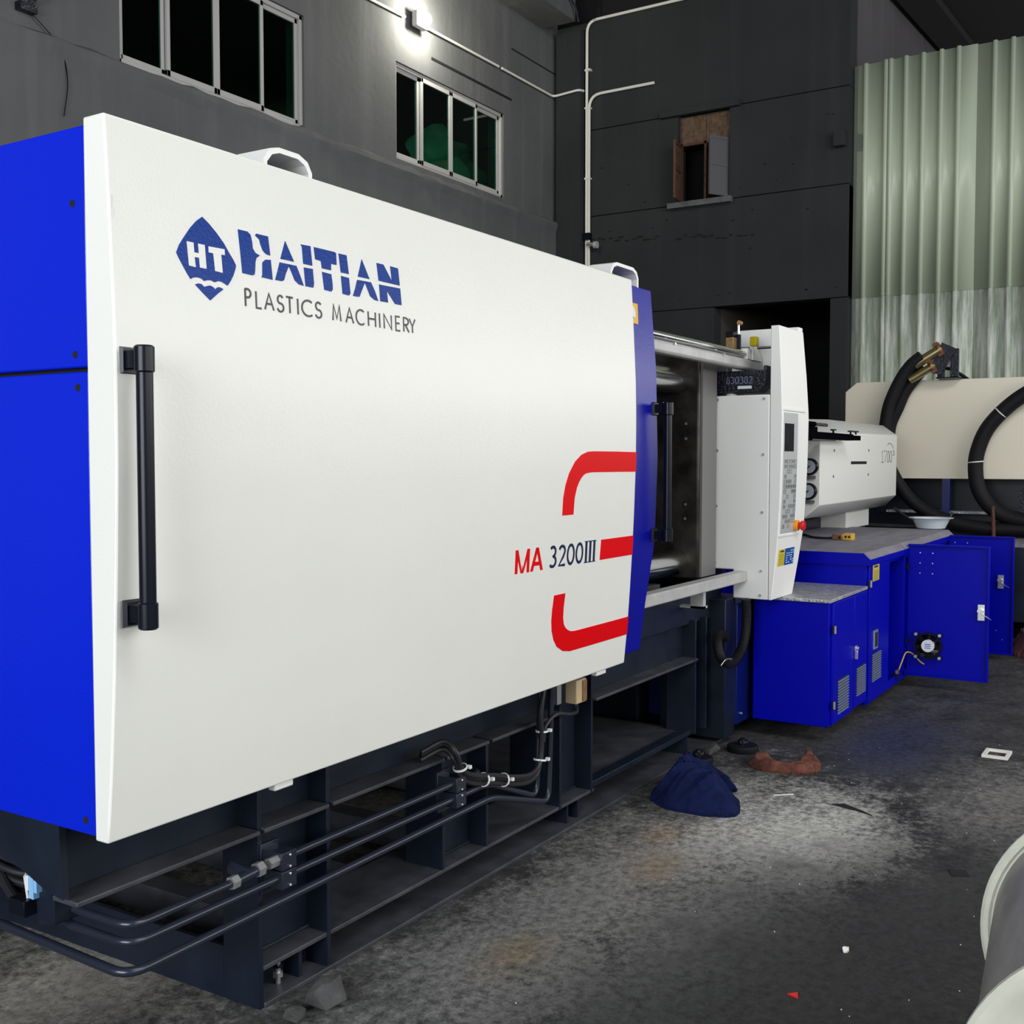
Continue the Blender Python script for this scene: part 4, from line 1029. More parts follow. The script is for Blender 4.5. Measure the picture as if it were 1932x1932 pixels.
def clamp(x):
    g = Geo(); 
    for z in (0.356, 0.310): g.box(x - 0.025, x + 0.025, py_ - 0.018, 1.92, z - 0.001, z + 0.042, M['pipe'])
    g.box(x - 0.03, x + 0.03, 1.915, 1.925, 0.285, 0.41, M['pipe'])
    for z in (0.39, 0.362, 0.344, 0.316): g.cyl((x, py_ - 0.018, z), (x, py_ - 0.023, z), 0.004, M['zinc'], 8)
    build('pipe_clamp', g, mc, 0.003)
clamp(1.955); clamp(2.69)
g = Geo(); g.hull([(1.45, 2.05, 0.35), (1.45, 2.11, 0.34), (1.52, 2.05, 0.35), (1.52, 2.11, 0.34), (1.45, 2.05, 0.50), (1.45, 2.12, 0.53), (1.62, 2.05, 0.50), (1.62, 2.12, 0.53)], fr)
mb = build('valve_block', g, mc, 0.008)
g = Geo(); g.box(1.436, 1.45, 2.100, 2.116, 0.403, 0.462, M['labblue']); g.box(1.435, 1.45, 2.116, 2.126, 0.42, 0.452, M['inkw']); g.box(1.437, 1.45, 2.090, 2.100, 0.418, 0.445, M['labblue']); build('pale_blue_tag', g, mb)
g = Geo(); g.box(1.42, 1.46, 2.11, 2.165, 0.365, 0.40, M['black']); g.tube(catmull([(1.44, 2.16, 0.383), (1.46, 2.22, 0.39), (1.5, 2.35, 0.42), (1.55, 2.6, 0.42)], 5), 0.011, M['cable'], 10); build('solenoid_plug', g, mb, 0.002)
g = Geo()
for k_, (dz, dy) in enumerate(((0.0, 0.0), (0.02, 0.02), (0.045, 0.0), (-0.02, 0.01))):
    g.tube(catmull([(1.52, 2.10, 0.44 + dz), (1.50, 2.17 + dy, 0.40 + dz), (1.48, 2.3, 0.41 + dz), (1.5, 2.6, 0.46 + dz)], 5), 0.008, M['cable'], 8)
build('cable_loop', g, mc)
g = Geo(); g.tube([(1.455, 2.145, 0.45), (1.44, 2.135, 0.445), (1.44, 2.125, 0.40)], 0.003, M['ziptie'], 6); build('zip_tie', g, mc)

# cable bundle hanging under the door, limit switch box
cyb = 1.862
g = Geo()
route = [(2.60, 1.94, 0.475), (2.66, 1.90, 0.50), (2.668, cyb, 0.468), (2.70, cyb, 0.41), (2.77, cyb, 0.375), (2.87, cyb, 0.352), (3.0, cyb, 0.315), (3.10, cyb, 0.30), (3.155, cyb, 0.325), (3.17, cyb, 0.40), (3.165, cyb, 0.50), (3.21, cyb, 0.64)]
for dx, dz in ((0, 0), (0.012, -0.012), (-0.008, 0.010), (0.004, -0.018)):
    g.tube(catmull([(a + dx, b - 0.006 + dx, c + dz) for a, b, c in route], 5), 0.0085, M['cable'], 8)
build('cable_bundle', g, mc)
g = Geo(); g.tube(catmull([(3.175, 1.85, 0.40), (3.19, 1.85, 0.45), (3.26, 1.85, 0.475), (3.36, 1.855, 0.455), (3.44, 1.87, 0.445), (3.465, 1.88, 0.455)], 6), 0.007, M['cable'], 8); build('switch_cable', g, mc)
for (x, z, dx, dz) in ((2.688, 0.43, 0.35, -1), (2.815, 0.362, 1, -0.25), (2.93, 0.333, 1, -0.2), (3.158, 0.345, 0.2, 1), (3.172, 0.44, 0.0, 1)):
    g = Geo(); d = Vector((dx, 0, dz)).normalized(); c0 = Vector((x + 0.004, cyb - 0.006, z - 0.004))
    g.lathe(c0 - d * 0.003, d, [(0, 0.0195), (0, 0.0225), (0.006, 0.0225), (0.006, 0.0195)], M['ziptie'], 16, False)
    g.box(c0.x + 0.016, c0.x + 0.026, c0.y - 0.025, c0.y - 0.012, c0.z - 0.005, c0.z + 0.005, M['ziptie'])
    build('zip_tie', g, mc)
g = Geo(); g.box(3.43, 3.505, 1.862, 1.91, 0.475, 0.56, M['tan']); o = build('switch_box', g, mc, 0.004)
g = Geo(); g.box(3.47, 3.502, 1.858, 1.863, 0.48, 0.555, M['brown']); g.cyl((3.467, 1.885, 0.45), (3.467, 1.885, 0.476), 0.010, M['pipe'], 8); build('switch_cover', g, o, 0.001)
B('switch_plate', 3.33, 3.36, 1.885, 1.905, 0.49, 0.57, M['satin'], mc)
# flexible hose looping below the control box
g = Geo(); hp = catmull([(4.98, 1.80, 0.69), (4.99, 1.80, 0.60), (4.975, 1.80, 0.52), (4.92, 1.80, 0.455), (4.83, 1.80, 0.42), (4.74, 1.80, 0.425), (4.68, 1.81, 0.465), (4.70, 1.83, 0.525), (4.78, 1.85, 0.545), (4.88, 1.86, 0.52)], 8)
g.tube(hp, 0.021, M['rubber'], 12)
hs = build('corrugated_hose', g, mc)
g = Geo()
for a, b in zip(hp[:-1:1], hp[1::1]):
    d = (b - a).normalized(); m_ = (a + b) / 2
    g.cyl(m_ - d * 0.002, m_ + d * 0.002, 0.0235, M['rubber'], 12)
build('hose_rib', g, hs, kind='stuff')
g = Geo(); g.tube(catmull([(4.64, 1.79, 0.43), (4.66, 1.775, 0.455), (4.72, 1.77, 0.45), (4.73, 1.78, 0.44)], 5), 0.0025, M['satin'], 6); build('hose_tie', g, hs)

# ------------------------------------------------------------ injection unit
iu = thing('injection_unit', (7.6, 2.5, 0.93), label='white chamfered injection unit cover with two round pressure gauges', cat='machine')
g = Geo(); g.hull([(6.48, 1.9, 1.077), (8.41, 1.9, 1.085), (8.42, 1.9, 1.525), (6.93, 1.9, 1.513), (6.48, 1.9, 1.505),
                   (7.50, 2.15, 1.618), (9.05, 2.15, 1.618), (6.47, 1.99, 0.995), (8.93, 2.1, 0.985),
                   (6.47, 3.0, 1.0), (8.93, 3.0, 1.0), (9.05, 2.9, 1.618), (6.47, 2.9, 1.6), (6.47, 2.35, 1.6)], M['whitep'])
cov = build('cover', g, iu, 0.004)
def gauge(y, z):
    g = Geo(); x = 6.468
    g.lathe((x, y, z), (-1, 0, 0), [(0, 0.05), (0.02, 0.05), (0.026, 0.046)], M['black'], 32); ga = build('pressure_gauge', g, iu)
    g = Geo(); g.lathe((x - 0.026, y, z), (-1, 0, 0), [(0, 0.045), (0.004, 0.045), (0.004, 0.038)], M['chrome'], 32); build('bezel', g, ga)
    g = Geo(); g.cyl((x - 0.0305, y, z), (x - 0.0315, y, z), 0.038, M['dial'], 32); 
    g.cyl((x - 0.0315, y, z), (x - 0.034, y, z), 0.005, M['ink'], 10)
    g.hull([(x - 0.033, y + a, z + b) for a, b in ((0.022, -0.026), (0.025, -0.023), (-0.006, 0.008), (-0.009, 0.005))] + [(x - 0.0322, y + a, z + b) for a, b in ((0.022, -0.026), (-0.006, 0.008))], M['ink'])
    build('dial', g, ga)
gauge(1.951, 1.305); gauge(1.957, 1.160)
B('gauge_label', 6.464, 6.468, 1.918, 1.99, 1.232, 1.252, M['satin'], iu); B('gauge_label', 6.464, 6.468, 1.922, 1.994, 1.088, 1.107, M['satin'], iu)
def skin_i(x, z, off): return (x, 1.9 - off, z)
decal('slot', [[(7.165, 1.317), (7.555, 1.317), (7.555, 1.336), (7.165, 1.336)]], M['void'], 0.001, iu, skin_i)
for (x, z) in ((6.77, 1.402), (6.76, 1.244), (7.60, 1.408), (7.593, 1.246)): decal('vent_hole', [[(x, z - 0.008), (x + 0.02, z - 0.008), (x + 0.02, z + 0.008), (x, z + 0.008)]], M['ink'], 0.001, iu, skin_i)
q = []
for ch, a, b in (('1', 7.958, 8.018), ('7', 8.03, 8.115), ('0', 8.125, 8.19), ('0', 8.2, 8.27)): q += glyph(ch, a, b, 1.325, 1.411, 0.006)
q += glyph('3', 8.29, 8.35, 1.376, 1.415, 0.005)
q += ribbon([(8.13, 1.452), (8.17, 1.463), (8.22, 1.463), (8.27, 1.453), (8.31, 1.428)], 0.005)
strokes('model_numerals', q, M['lgrey'], 0.001, iu, skin_i)
B('pedestal', 7.96, 8.60, 2.14, 2.5, 0.85, 1.0, M['whitep'], iu, 0.003)

# ------------------------------------------------------------ blue cabinets
def louvre(parent, x0, x1, z0, z1, y, n=12):
    g = Geo()
    for i in range(n):
        z = z0 + (z1 - z0) * i / n; h = (z1 - z0) / n
        g.prism([(y - 0.006, z), (y - 0.0065, z + h * 0.22), (y - 0.001, z + h * 0.50), (y - 0.001, z + h * 0.30)], 'x', x0, x1, M['louv'])
    g.box(x0 + 0.003, x1 - 0.003, y - 0.0012, y + 0.001, z0, z1, M['void'])
    return build('louvre', g, parent, kind='stuff')
def hinge(parent, x, y, z):
    g = Geo(); g.box(x - 0.012, x + 0.022, y - 0.006, y, z - 0.02, z + 0.02, M['black']); g.cyl((x + 0.002, y - 0.008, z - 0.018), (x + 0.002, y - 0.008, z + 0.018), 0.006, M['satin'], 10); return build('hinge', g, parent)
sc = thing('small_blue_cabinet', (5.5, 1.7, 0.08), label='low blue cabinet with a tread plate top in front of the taller blue cabinet', cat='cabinet')
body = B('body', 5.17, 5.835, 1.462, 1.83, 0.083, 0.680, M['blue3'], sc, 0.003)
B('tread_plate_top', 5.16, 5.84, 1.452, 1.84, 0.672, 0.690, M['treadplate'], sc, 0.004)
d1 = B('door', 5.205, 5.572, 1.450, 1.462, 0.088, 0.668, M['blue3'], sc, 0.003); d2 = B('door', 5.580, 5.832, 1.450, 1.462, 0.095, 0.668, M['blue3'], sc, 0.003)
hinge(d1, 5.20, 1.450, 0.545); hinge(d1, 5.20, 1.450, 0.185)
louvre(d1, 5.285, 5.475, 0.125, 0.29, 1.450); louvre(d2, 5.625, 5.80, 0.15, 0.295, 1.450)
def latch(parent, x, y, z):
    g = Geo(); g.box(x - 0.02, x + 0.02, y - 0.008, y, z - 0.012, z + 0.012, M['zinc']); g.cyl((x, y - 0.008, z), (x, y - 0.018, z), 0.009, M['zinc'], 12)
    g.box(x - 0.006, x + 0.006, y - 0.014, y, z - 0.055, z - 0.012, M['zinc']); return build('latch', g, parent, 0.001)
latch(d2, 5.60, 1.450, 0.40)

tc = thing('tall_blue_cabinet', (7.0, 1.8, 0.06), label='tall blue control cabinet with a dusty top and two doors standing open', cat='cabinet')
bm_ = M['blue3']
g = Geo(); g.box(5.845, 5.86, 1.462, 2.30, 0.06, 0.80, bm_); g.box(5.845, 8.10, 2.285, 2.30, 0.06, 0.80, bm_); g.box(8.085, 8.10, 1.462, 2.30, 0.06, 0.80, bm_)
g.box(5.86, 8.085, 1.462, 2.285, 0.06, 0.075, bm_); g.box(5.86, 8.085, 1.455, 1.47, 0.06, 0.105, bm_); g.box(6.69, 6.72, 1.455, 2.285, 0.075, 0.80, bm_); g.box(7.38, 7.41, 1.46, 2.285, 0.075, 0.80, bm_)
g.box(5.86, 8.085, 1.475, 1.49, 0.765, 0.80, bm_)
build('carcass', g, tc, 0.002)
def cab_top(x0, x1):
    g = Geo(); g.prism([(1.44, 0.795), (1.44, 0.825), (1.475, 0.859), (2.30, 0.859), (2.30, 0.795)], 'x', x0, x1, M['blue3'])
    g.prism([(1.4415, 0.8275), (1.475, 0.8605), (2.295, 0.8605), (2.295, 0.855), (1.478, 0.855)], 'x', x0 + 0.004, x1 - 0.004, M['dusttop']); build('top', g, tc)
cab_top(5.835, 6.63)
cab_top(6.634, 8.12)
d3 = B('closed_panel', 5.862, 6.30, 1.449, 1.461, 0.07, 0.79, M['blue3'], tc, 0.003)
hinge(d3, 5.855, 1.449, 0.70)
louvre(d3, 5.93, 6.12, 0.17, 0.32, 1.449)
def skin_c(x, z, off): return (x, 1.449 - off, z)
lb = decal('yellow_sticker', [[(5.925, 0.705), (6.06, 0.705), (6.06, 0.79), (5.925, 0.79)]], M['yellow'], 0.001, d3, skin_c)
q = []
for i in range(8): q += ribbon([(5.94, 0.712 + 0.007 * i), (6.045, 0.712 + 0.007 * i)], 0.0016)
q += ribbon([(5.95, 0.78), (6.03, 0.78)], 0.01)
strokes('sticker_text', q, M['ink'], 0.0016, d3, skin_c)
g = Geo(); g.box(5.96, 6.04, 1.444, 1.449, 0.34, 0.44, M['satin']); g.box(5.975, 6.025, 1.442, 1.4445, 0.352, 0.428, M['void']); build('socket_plate', g, d3)
decal('pale_blue_patch', [[(6.10, 0.375), (6.27, 0.375), (6.27, 0.43), (6.10, 0.43)]], M['labblue'], 0.0008, d3, skin_c) if False else None
# door standing open at ninety degrees, fan on its inner face
def open_door(x, y0, y1, z0, z1, zl, yl, fan):
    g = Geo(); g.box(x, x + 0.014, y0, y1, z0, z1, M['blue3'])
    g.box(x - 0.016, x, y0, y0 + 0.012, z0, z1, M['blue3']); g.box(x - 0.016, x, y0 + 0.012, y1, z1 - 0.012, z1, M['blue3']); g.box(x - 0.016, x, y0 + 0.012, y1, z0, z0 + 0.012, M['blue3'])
    d = build('open_door', g, tc, 0.002)
    g = Geo(); g.box(x - 0.014, x, yl - 0.018, yl + 0.018, zl - 0.045, zl + 0.045, M['zinc']); g.cyl((x - 0.014, yl, zl + 0.01), (x - 0.03, yl, zl + 0.01), 0.013, M['zinc'], 12)
    g.hull([(x - 0.028, yl + 0.02, zl + 0.015), (x - 0.022, yl + 0.02, zl + 0.015), (x - 0.028, yl + 0.02, zl + 0.004), (x - 0.028, yl - 0.055, zl - 0.035), (x - 0.024, yl - 0.055, zl - 0.04), (x - 0.022, yl - 0.055, zl - 0.035)], M['zinc'])
    build('lock', g, d)
    if fan:
        yc, zc, s = 1.323, 0.262, 0.078
        g = Geo(); k = 0.036
        g.lathe((x - 0.001, yc, zc), (-1, 0, 0), [(0, s * 0.98), (k, s * 0.98), (k, s * 0.90), (0.004, s * 0.90)], M['black'], 32)
        for sy in (-1, 1):
            for sz in (-1, 1): g.box(x - k, x - 0.001, yc + sy * s * 0.98 - (0.022 if sy > 0 else 0), yc + sy * s * 0.98 + (0.022 if sy < 0 else 0), zc + sz * s * 0.98 - (0.022 if sz > 0 else 0), zc + sz * s * 0.98 + (0.022 if sz < 0 else 0), M['black'])
        f = build('cooling_fan', g, d)
        f = d
        g = Geo(); g.cyl((x - 0.006, yc, zc), (x - k - 0.002, yc, zc), 0.036, M['inkw'], 24); build('fan_hub', g, d)
        g = Geo()
        for i in range(7):
            a = 2 * math.pi * i / 7; a2 = a + 0.55
            g.hull([(x - 0.010, yc + 0.034 * math.cos(a), zc + 0.034 * math.sin(a)), (x - 0.028, yc + 0.034 * math.cos(a2), zc + 0.034 * math.sin(a2)),
                    (x - 0.010, yc + 0.068 * math.cos(a), zc + 0.068 * math.sin(a)), (x - 0.028, yc + 0.068 * math.cos(a2), zc + 0.068 * math.sin(a2)), (x - 0.012, yc + 0.068 * math.cos(a), zc + 0.068 * math.sin(a) + 0.002)], M['black'])
        build('fan_blades', g, d)
        q = []
        for i in range(3): q += ribbon([(-yc - 0.016, zc - 0.012 + i * 0.011), (-yc + 0.016, zc - 0.012 + i * 0.011)], 0.004)
        strokes('hub_print', q, M['bluelab'], 0.0008, d, lambda a, z, off: (x - k - 0.002 - off, -a, z))
        for sy in (-1, 1):
            for sz in (-1, 1):
                g = Geo(); g.cyl((x - k, yc + sy * 0.066, zc + sz * 0.066), (x - k - 0.012, yc + sy * 0.066, zc + sz * 0.066), 0.009, M['zinc'], 10); build('fan_screw', g, d)
    for (yy, zz) in ((1.38, z1 - 0.05), (1.31, z1 - 0.05), (1.38, z1 - 0.11), (1.31, z1 - 0.11), (1.38, z1 - 0.17), (1.31, z1 - 0.17)) if fan else ((1.41, z1 - 0.05), (1.33, z1 - 0.05), (1.14, 0.2), (1.2, 0.14), (1.10, 0.14)):
        g = Geo(); g.cyl((x, yy, zz), (x - 0.004, yy, zz), 0.0035, M['zinc'], 8); build('rivet', g, d)
    return d
dA = open_door(6.75, 1.0, 1.447, 0.075, 0.852, 0.475, 1.04, True)
dB = open_door(8.0, 1.036, 1.447, 0.04, 0.832, 0.53, 1.115, False)
g = Geo(); g.tube(catmull([(6.62, 1.47, 0.10), (6.64, 1.45, 0.17), (6.70, 1.44, 0.215), (6.735, 1.41, 0.205), (6.735, 1.37, 0.165), (6.73, 1.345, 0.15)], 6), 0.004, M['wire'], 8)
build('fan_wire', g, tc)
g = Geo(); g.box(6.50, 6.53, 1.44, 1.455, 0.12, 0.14, M['copper']); g.box(6.505, 6.55, 1.45, 1.47, 0.085, 0.12, M['black']); build('terminal_block', g, tc)
g = Geo(); g.box(6.722, 6.735, 1.435, 1.449, 0.265, 0.30, M['black']); g.box(6.722, 6.735, 1.435, 1.449, 0.70, 0.74, M['black']); build('hinge', g, tc)
g = Geo(); g.cyl((6.55, 1.4625, 0.42), (6.55, 1.4655, 0.42), 0.012, M['void'], 12); build('inner_plate', g, tc) if False else None
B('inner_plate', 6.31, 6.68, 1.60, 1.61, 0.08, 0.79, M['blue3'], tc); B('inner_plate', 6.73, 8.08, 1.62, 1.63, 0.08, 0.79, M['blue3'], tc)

# things lying on the cabinet
so = thing('brown_plug_socket', (6.78, 1.84, 0.86), label='brown plug connector with a black cord lying on the dusty blue cabinet top', cat='connector')
g = Geo(); g.box(6.70, 6.77, 1.82, 1.885, 0.861, 0.898, M['copper']); g.box(6.705, 6.775, 1.765, 1.822, 0.861, 0.902, M['wire']); g.box(6.69, 6.70, 1.83, 1.845, 0.87, 0.885, M['void']); build('plug_body', g, so, 0.004)
g = Geo()
for y in (1.782, 1.803): g.cyl((6.7055, y, 0.882), (6.7035, y, 0.882), 0.007, M['void'], 10)
build('pin_hole', g, so)
g = Geo(); g.tube(catmull([(6.74, 1.885, 0.872), (6.74, 1.95, 0.868), (6.80, 2.04, 0.868), (6.95, 2.12, 0.868), (7.05, 2.25, 0.868)], 6), 0.007, M['cable'], 8); build('cord', g, so)

# ------------------------------------------------------------ second machine in the background
m2 = thing('cream_moulding_machine', (10.2, 1.4, 0), label='second moulding machine with a long cream cover, standing across the back', cat='machine')
X2 = 9.6
g = Geo(); g.prism([(2.60, 1.19), (2.60, 1.925), (2.505, 2.003), (-2.5, 2.003), (-2.5, 1.19)], 'x', X2, X2 + 0.9, M['cream']); build('cover', g, m2, 0.004)
B('bed', X2 + 0.35, X2 + 1.0, -2.5, 2.5, 0.1, 1.19, M['navy'], m2)
B('bed_shelf', X2 + 0.05, X2 + 0.6, -2.5, 2.45, 0.78, 0.80, M['navytop'], m2)
B('upper_beam', X2 + 0.2, X2 + 0.35, -2.5, 2.45, 0.80, 0.89, M['navy'], m2)
B('oil_tray', X2 + 0.02, X2 + 0.2, 1.30, 2.25, 0.905, 0.925, M['treadplate'], m2)
B('support_leg', X2 + 0.0, X2 + 0.1, 1.74, 1.80, 0.78, 1.19, M['bluedk'], m2)
B('lower_bed', X2 + 0.1, X2 + 0.8, -2.5, 2.4, 0.12, 0.78, M['navy'], m2)
g = Geo()
g.hull([(x, y, z) for x in (X2 - 0.17, X2 - 0.13) for (y, z) in ((1.79, 2.29), (1.68, 2.235), (1.80, 2.025), (1.89, 2.07))], M['cast'])
hb = build('hose_bracket', g, m2)
B('bracket_post', X2 - 0.13, X2 - 0.09, 1.67, 1.73, 2.01, 2.24, M['cast'], m2); B('bracket_post', X2 - 0.13, X2 - 0.09, 1.775, 1.83, 2.01, 2.12, M['cast'], m2)
B('bracket_foot', X2 - 0.13, X2 + 0.3, 1.66, 1.84, 2.003, 2.015, M['cast'], m2)
def hosepts(L): return [( -0.0 + X2 - 0.15 - d, y * 1.08, 1.344 + (z - 1.344) * 1.08) for (y, z, d) in L]
def big_hose(pts, r, m, name='hose'):
    g = Geo(); g.tube(catmull(pts, 8), r, m, 14); return build(name, g, m2)
k_ = 1.08
def HP(L, x): return [(x, y * k_, 1.344 + (z - 1.344) * k_) for (y, z) in L]
h1 = HP([(1.80, 2.125), (1.88, 2.06), (1.955, 1.95), (2.03, 1.78), (2.06, 1.62), (2.07, 1.45), (2.03, 1.30), (1.93, 1.12), (1.80, 0.99), (1.62, 0.90), (1.40, 0.85), (1.1, 0.84), (0.8, 0.85)], X2 - 0.15)
big_hose(h1, 0.052, M['rubber'])
h1b = HP([(1.79, 2.04), (1.86, 1.96), (1.93, 1.86), (1.98, 1.74), (2.03, 1.62), (2.045, 1.5)], X2 - 0.10)
big_hose(h1b, 0.045, M['rubber'])
h2 = HP([(0.85, 1.93), (1.05, 1.84), (1.20, 1.73), (1.33, 1.58), (1.395, 1.42), (1.41, 1.28), (1.385, 1.13), (1.30, 1.0), (1.18, 0.93), (1.0, 0.90), (0.8, 0.90)], X2 - 0.15)
big_hose(h2, 0.058, M['rubber'])
for (y, z, t) in ((1.245, 1.69, 45), (1.41, 1.33, 95)):
    P0 = HP([(y, z)], X2 - 0.15)[0]; a = R(t); d = Vector((0, math.cos(a), -math.sin(a)))
    g = Geo(); g.cyl(Vector(P0) - d * 0.004, Vector(P0) + d * 0.004, 0.0605, M['ziptie'], 20); build('hose_tie', g, m2)
g = Geo()
g.cyl((9.45, 2.0, 2.12), (9.45, 1.79, 2.245), 0.040, M['brass'], 18)
build('hose_fitting', g, m2)
g = Geo(); g.cyl((9.46, 2.04, 2.0), (9.45, 1.84, 2.115), 0.034, M['brass'], 18); build('hose_fitting', g, m2)
for (yc, zc) in ((1.785, 2.25), (1.84, 2.118)):
    g = Geo(); ax_ = Vector((0, 0.86, -0.51)); up_ = Vector((0, 0.51, 0.86)); c0 = Vector((9.45, yc, zc)) + ax_ * 0.01
    g.cyl(c0, c0 + ax_ * 0.02, 0.062, M['copper'], 20); build('fitting_flange', g, m2)
    for a_, b_ in ((1, 1), (1, -1), (-1, 1), (-1, -1)):
        q0 = c0 + up_ * 0.047 * a_ + Vector((0.035 * b_, 0, 0)) - Vector((0.012, 0, 0))
        g = Geo(); g.cyl(q0, q0 + ax_ * 0.045, 0.012, M['copper'], 8); build('flange_bolt', g, m2)
g = Geo(); g.tube(catmull(HP([(1.66, 2.04), (1.62, 2.03), (1.54, 1.98), (1.48, 1.93), (1.45, 1.88)], X2 + 0.02), 6), 0.014, M['rubber'], 8); build('thin_hose', g, m2)
g = Geo(); g.lathe((X2 - 0.05, 1.02, 1.02), (-1, 0, 0), [(0, 0.19), (0.1, 0.19), (0.1, 0.12), (0.03, 0.11), (0.03, 0.05), (0.12, 0.05), (0.12, 0.02)], M['cast'], 36); build('round_flange', g, m2)
g = Geo(); g.tube([(X2 - 0.2, 1.38, 0.98), (X2 - 0.2, 1.37, 0.72)], 0.014, M['rust'], 8); build('rod', g, m2)
g = Geo(); g.tube(catmull([(8.9, 2.02, 0.97), (9.0, 1.98, 0.92), (9.1, 1.93, 0.88), (9.2, 1.86, 0.865)], 5), 0.010, M['cable'], 8); g.tube(catmull([(9.2, 1.72, 0.865), (9.25, 1.68, 0.88), (9.28, 1.66, 0.93)], 5), 0.010, M['cable'], 8); build('loose_hose', g, m2)
# ribbed dark grille and low parts at the right
g = Geo()
for i in range(12): g.prism([(1.16, 0.32 + i * 0.035), (0.9, 0.35 + i * 0.035), (0.9, 0.357 + i * 0.035), (1.16, 0.327 + i * 0.035)], 'x', X2 + 0.07, X2 + 0.10, M['cast'])
build('grille', g, m2, kind='stuff')
B('blue_shelf_top', X2 - 0.75, X2 - 0.05, -1.0, 1.95, 0.70, 0.73, M['dusttop'], m2, 0.003)
B('shelf_front', X2 - 0.74, X2 - 0.70, -1.0, 1.9, 0.15, 0.70, M['navy'], m2)
cloth_heap('red_cloth', [(8.65, 1.12, 0), (8.72, 0.95, 0), (8.7, 0.7, 0), (8.2, 0.7, 0), (8.15, 0.95, 0), (8.3, 1.1, 0)], M['reddish'], 0.14, 0.02, 9, 'dull red cloth heap on the floor beyond the open blue doors', 'cloth')

# plastic bowl on the far end of the cabinet
g = Geo(); g.lathe((8.16, 1.60, 0.862), (0, 0, 1), [(0, 0.085), (0.005, 0.095), (0.07, 0.125), (0.075, 0.15), (0.078, 0.15), (0.075, 0.12), (0.008, 0.088), (0.006, 0.02)], M['bowl'], 36)
bo = build('plastic_bowl', g, label='translucent white plastic bowl on the far corner of the blue cabinet', cat='bowl')

# ------------------------------------------------------------ things on the floor
CL_A = [(3.952, 1.818, 0), (3.887, 1.732, 0), (3.871, 1.637, 0), (3.877, 1.543, 0), (3.943, 1.449, 0), (4.110, 1.511, 0), (4.159, 1.589, 0), (4.183, 1.643, 0), (4.205, 1.595, 0), (4.238, 1.556, 0), (4.290, 1.623, 0), (4.318, 1.720, 0), (4.371, 1.813, 0), (4.233, 1.858, 0), (4.078, 1.853, 0)]
CL_B = [(4.647, 1.666, 0), (4.581, 1.582, 0), (4.584, 1.501, 0), (4.620, 1.397, 0), (4.718, 1.362, 0), (4.880, 1.422, 0), (4.888, 1.492, 0), (4.733, 1.479, 0), (4.672, 1.530, 0), (4.806, 1.624, 0), (4.781, 1.664, 0)]
cloth_heap('work_clothes', CL_A, M['ragblue'], 0.095, 0.006, 2,
           'crumpled dark blue work clothes on the floor beside the machine frame', 'clothes', -1.1, 0.11)
cloth_heap('brown_rag', CL_B, M['ragbrown'], 0.032, 0.006, 6,
           'crumpled reddish brown rag on the floor near the levelling foot', 'rag', -1.2, 0.03)
g = Geo(); g.box(5.33, 5.47, 0.70, 0.715, 0.0, 0.012, M['conduit']); g.box(5.33, 5.47, 0.795, 0.81, 0.0, 0.012, M['conduit']); g.box(5.33, 5.345, 0.715, 0.795, 0.0, 0.012, M['conduit']); g.box(5.455, 5.47, 0.715, 0.795, 0.0, 0.012, M['conduit'])
build('plastic_scrap', g, label='small pale rectangular plastic piece with a hole lying on the floor at right', cat='plastic scrap')
def rock(name, x, y, r, m, seed, label, cat, sz=0.7, group=None):
    rnd = random.Random(seed); pts = []
    for i in range(18):
        a, b = rnd.uniform(0, 6.28), rnd.uniform(-1, 1); s = r * rnd.uniform(0.75, 1.1); c_ = math.sqrt(1 - b * b)
        pts.append((x + s * c_ * math.cos(a), y + s * c_ * math.sin(a), max(0.0, r * sz * 0.6 + s * b * sz)))
    g = Geo(); g.hull(pts, m); return build(name, g, label=label, cat=cat, group=group)
rock('concrete_chunk', 2.02, 1.80, 0.055, M['stone'], 3, 'grey broken concrete lump beside the near foot of the frame', 'stone', 0.9, 'lumps of rubble beside the machine frame')
rock('concrete_chunk', 1.93, 1.82, 0.035, M['stone'], 8, 'smaller grey rubble lump beside the near corner of the frame', 'stone', 0.6, 'lumps of rubble beside the machine frame')
rock('concrete_chunk', 4.71, 1.86, 0.05, M['stone'], 18, 'grey lump tucked under the frame behind the work clothes', 'stone', 0.9, 'lumps of rubble beside the machine frame')
rock('pebble', 3.0, 0.79, 0.014, M['conduit'], 5, 'pale pebble on the open floor below the brown rag', 'stone')
rnd = random.Random(44)
g = Geo()
for i in range(300):
    x, y = rnd.uniform(1.6, 6.0), rnd.uniform(0.2, 1.85)
    if rnd.random() < 0.45: x, y = rnd.gauss(4.35, 0.25), rnd.gauss(1.45, 0.12)
    if y > 1.40 and (x < 4.45 or x > 4.5) and y > 1.42: continue
    r = rnd.uniform(0.0010, 0.0028)
    g.cyl((x, y, 0), (x, y, r), r, M['alu'] if rnd.random() < 0.4 else M['void'], 5, r * 0.5)
build('floor_grit', g, label='scattered pale and dark grit on the concrete floor', cat='grit', kind='stuff')
def scrap(name, pts, m, label, cat):
    g = Geo(); g.prism(pts, 'z', 0.0, 0.003, m); return build(name, g, label=label, cat=cat)
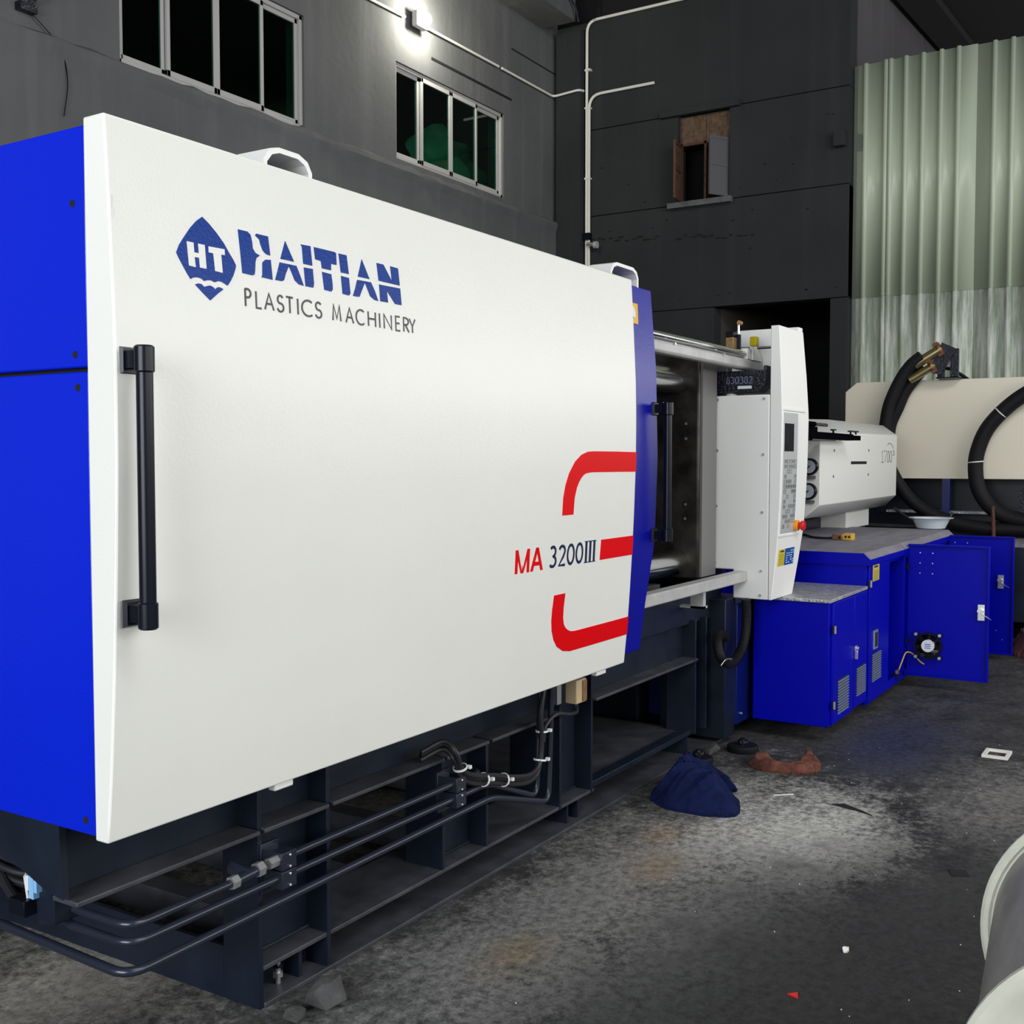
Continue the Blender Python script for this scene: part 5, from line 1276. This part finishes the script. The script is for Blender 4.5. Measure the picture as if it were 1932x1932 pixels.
scrap('black_scrap', [(4.28, 1.19), (4.31, 1.15), (4.26, 1.07), (4.22, 1.02), (4.25, 1.09), (4.26, 1.14)], M['void'], 'thin black scrap on the floor to the right of the work clothes', 'scrap')
scrap('dark_flake', [(3.79, 0.67), (3.81, 0.62), (3.76, 0.60), (3.74, 0.65)], M['void'], 'small dark flake on the floor left of the spool', 'scrap')
scrap('orange_scrap', [(2.68, 0.85), (2.70, 0.83), (2.67, 0.82)], M['estop'], 'tiny orange scrap on the dark floor near the bottom of the view', 'scrap')
scrap('plastic_strip', [(4.27, 1.42), (4.275, 1.42), (4.33, 1.36), (4.325, 1.355)], M['conduit'], 'thin white plastic strip on the floor right of the work clothes', 'scrap')

# lying flanged spool at lower right
def g2w(f, r): return (f * math.cos(yaw) + r * math.sin(yaw), f * math.sin(yaw) - r * math.cos(yaw))
SP = dict(near=(1.623, 0.989), far=(2.300, 1.328), R=0.309, rb=0.284)
n0 = g2w(*SP['near']); f0 = g2w(*SP['far'])
A0 = Vector((n0[0], n0[1], SP['R'])); A1 = Vector((f0[0], f0[1], SP['R'])); dd = (A1 - A0); LL = dd.length; dd.normalize()
sp = thing('metal_spool', ((A0.x + A1.x) / 2, (A0.y + A1.y) / 2, 0), label='cream and grey flanged metal spool lying on its side at the lower right', cat='spool')
g = Geo(); g.cyl(A0 + dd * 0.01, A1 - dd * 0.01, SP['rb'], M['drumg'], 72); build('drum', g, sp)
Rr_ = SP['R']
g = Geo(); g.lathe(A0, -dd, [(-0.012, SP['rb']), (-0.012, Rr_ - 0.01), (-0.006, Rr_), (0.006, Rr_), (0.012, Rr_ - 0.008), (0.012, Rr_ - 0.03), (0.004, Rr_ - 0.045), (0.004, 0.05)], M['drumw'], 72); build('flange', g, sp)
g = Geo(); g.lathe(A1, -dd, [(-0.012, 0.05), (-0.012, Rr_ - 0.01), (-0.006, Rr_), (0.004, Rr_), (0.010, Rr_ - 0.006), (0.010, Rr_ - 0.016), (0.004, Rr_ - 0.022), (0.004, Rr_ - 0.032), (0.012, Rr_ - 0.04), (0.012, SP['rb'] - 0.01)], M['drumw'], 72); build('flange', g, sp)
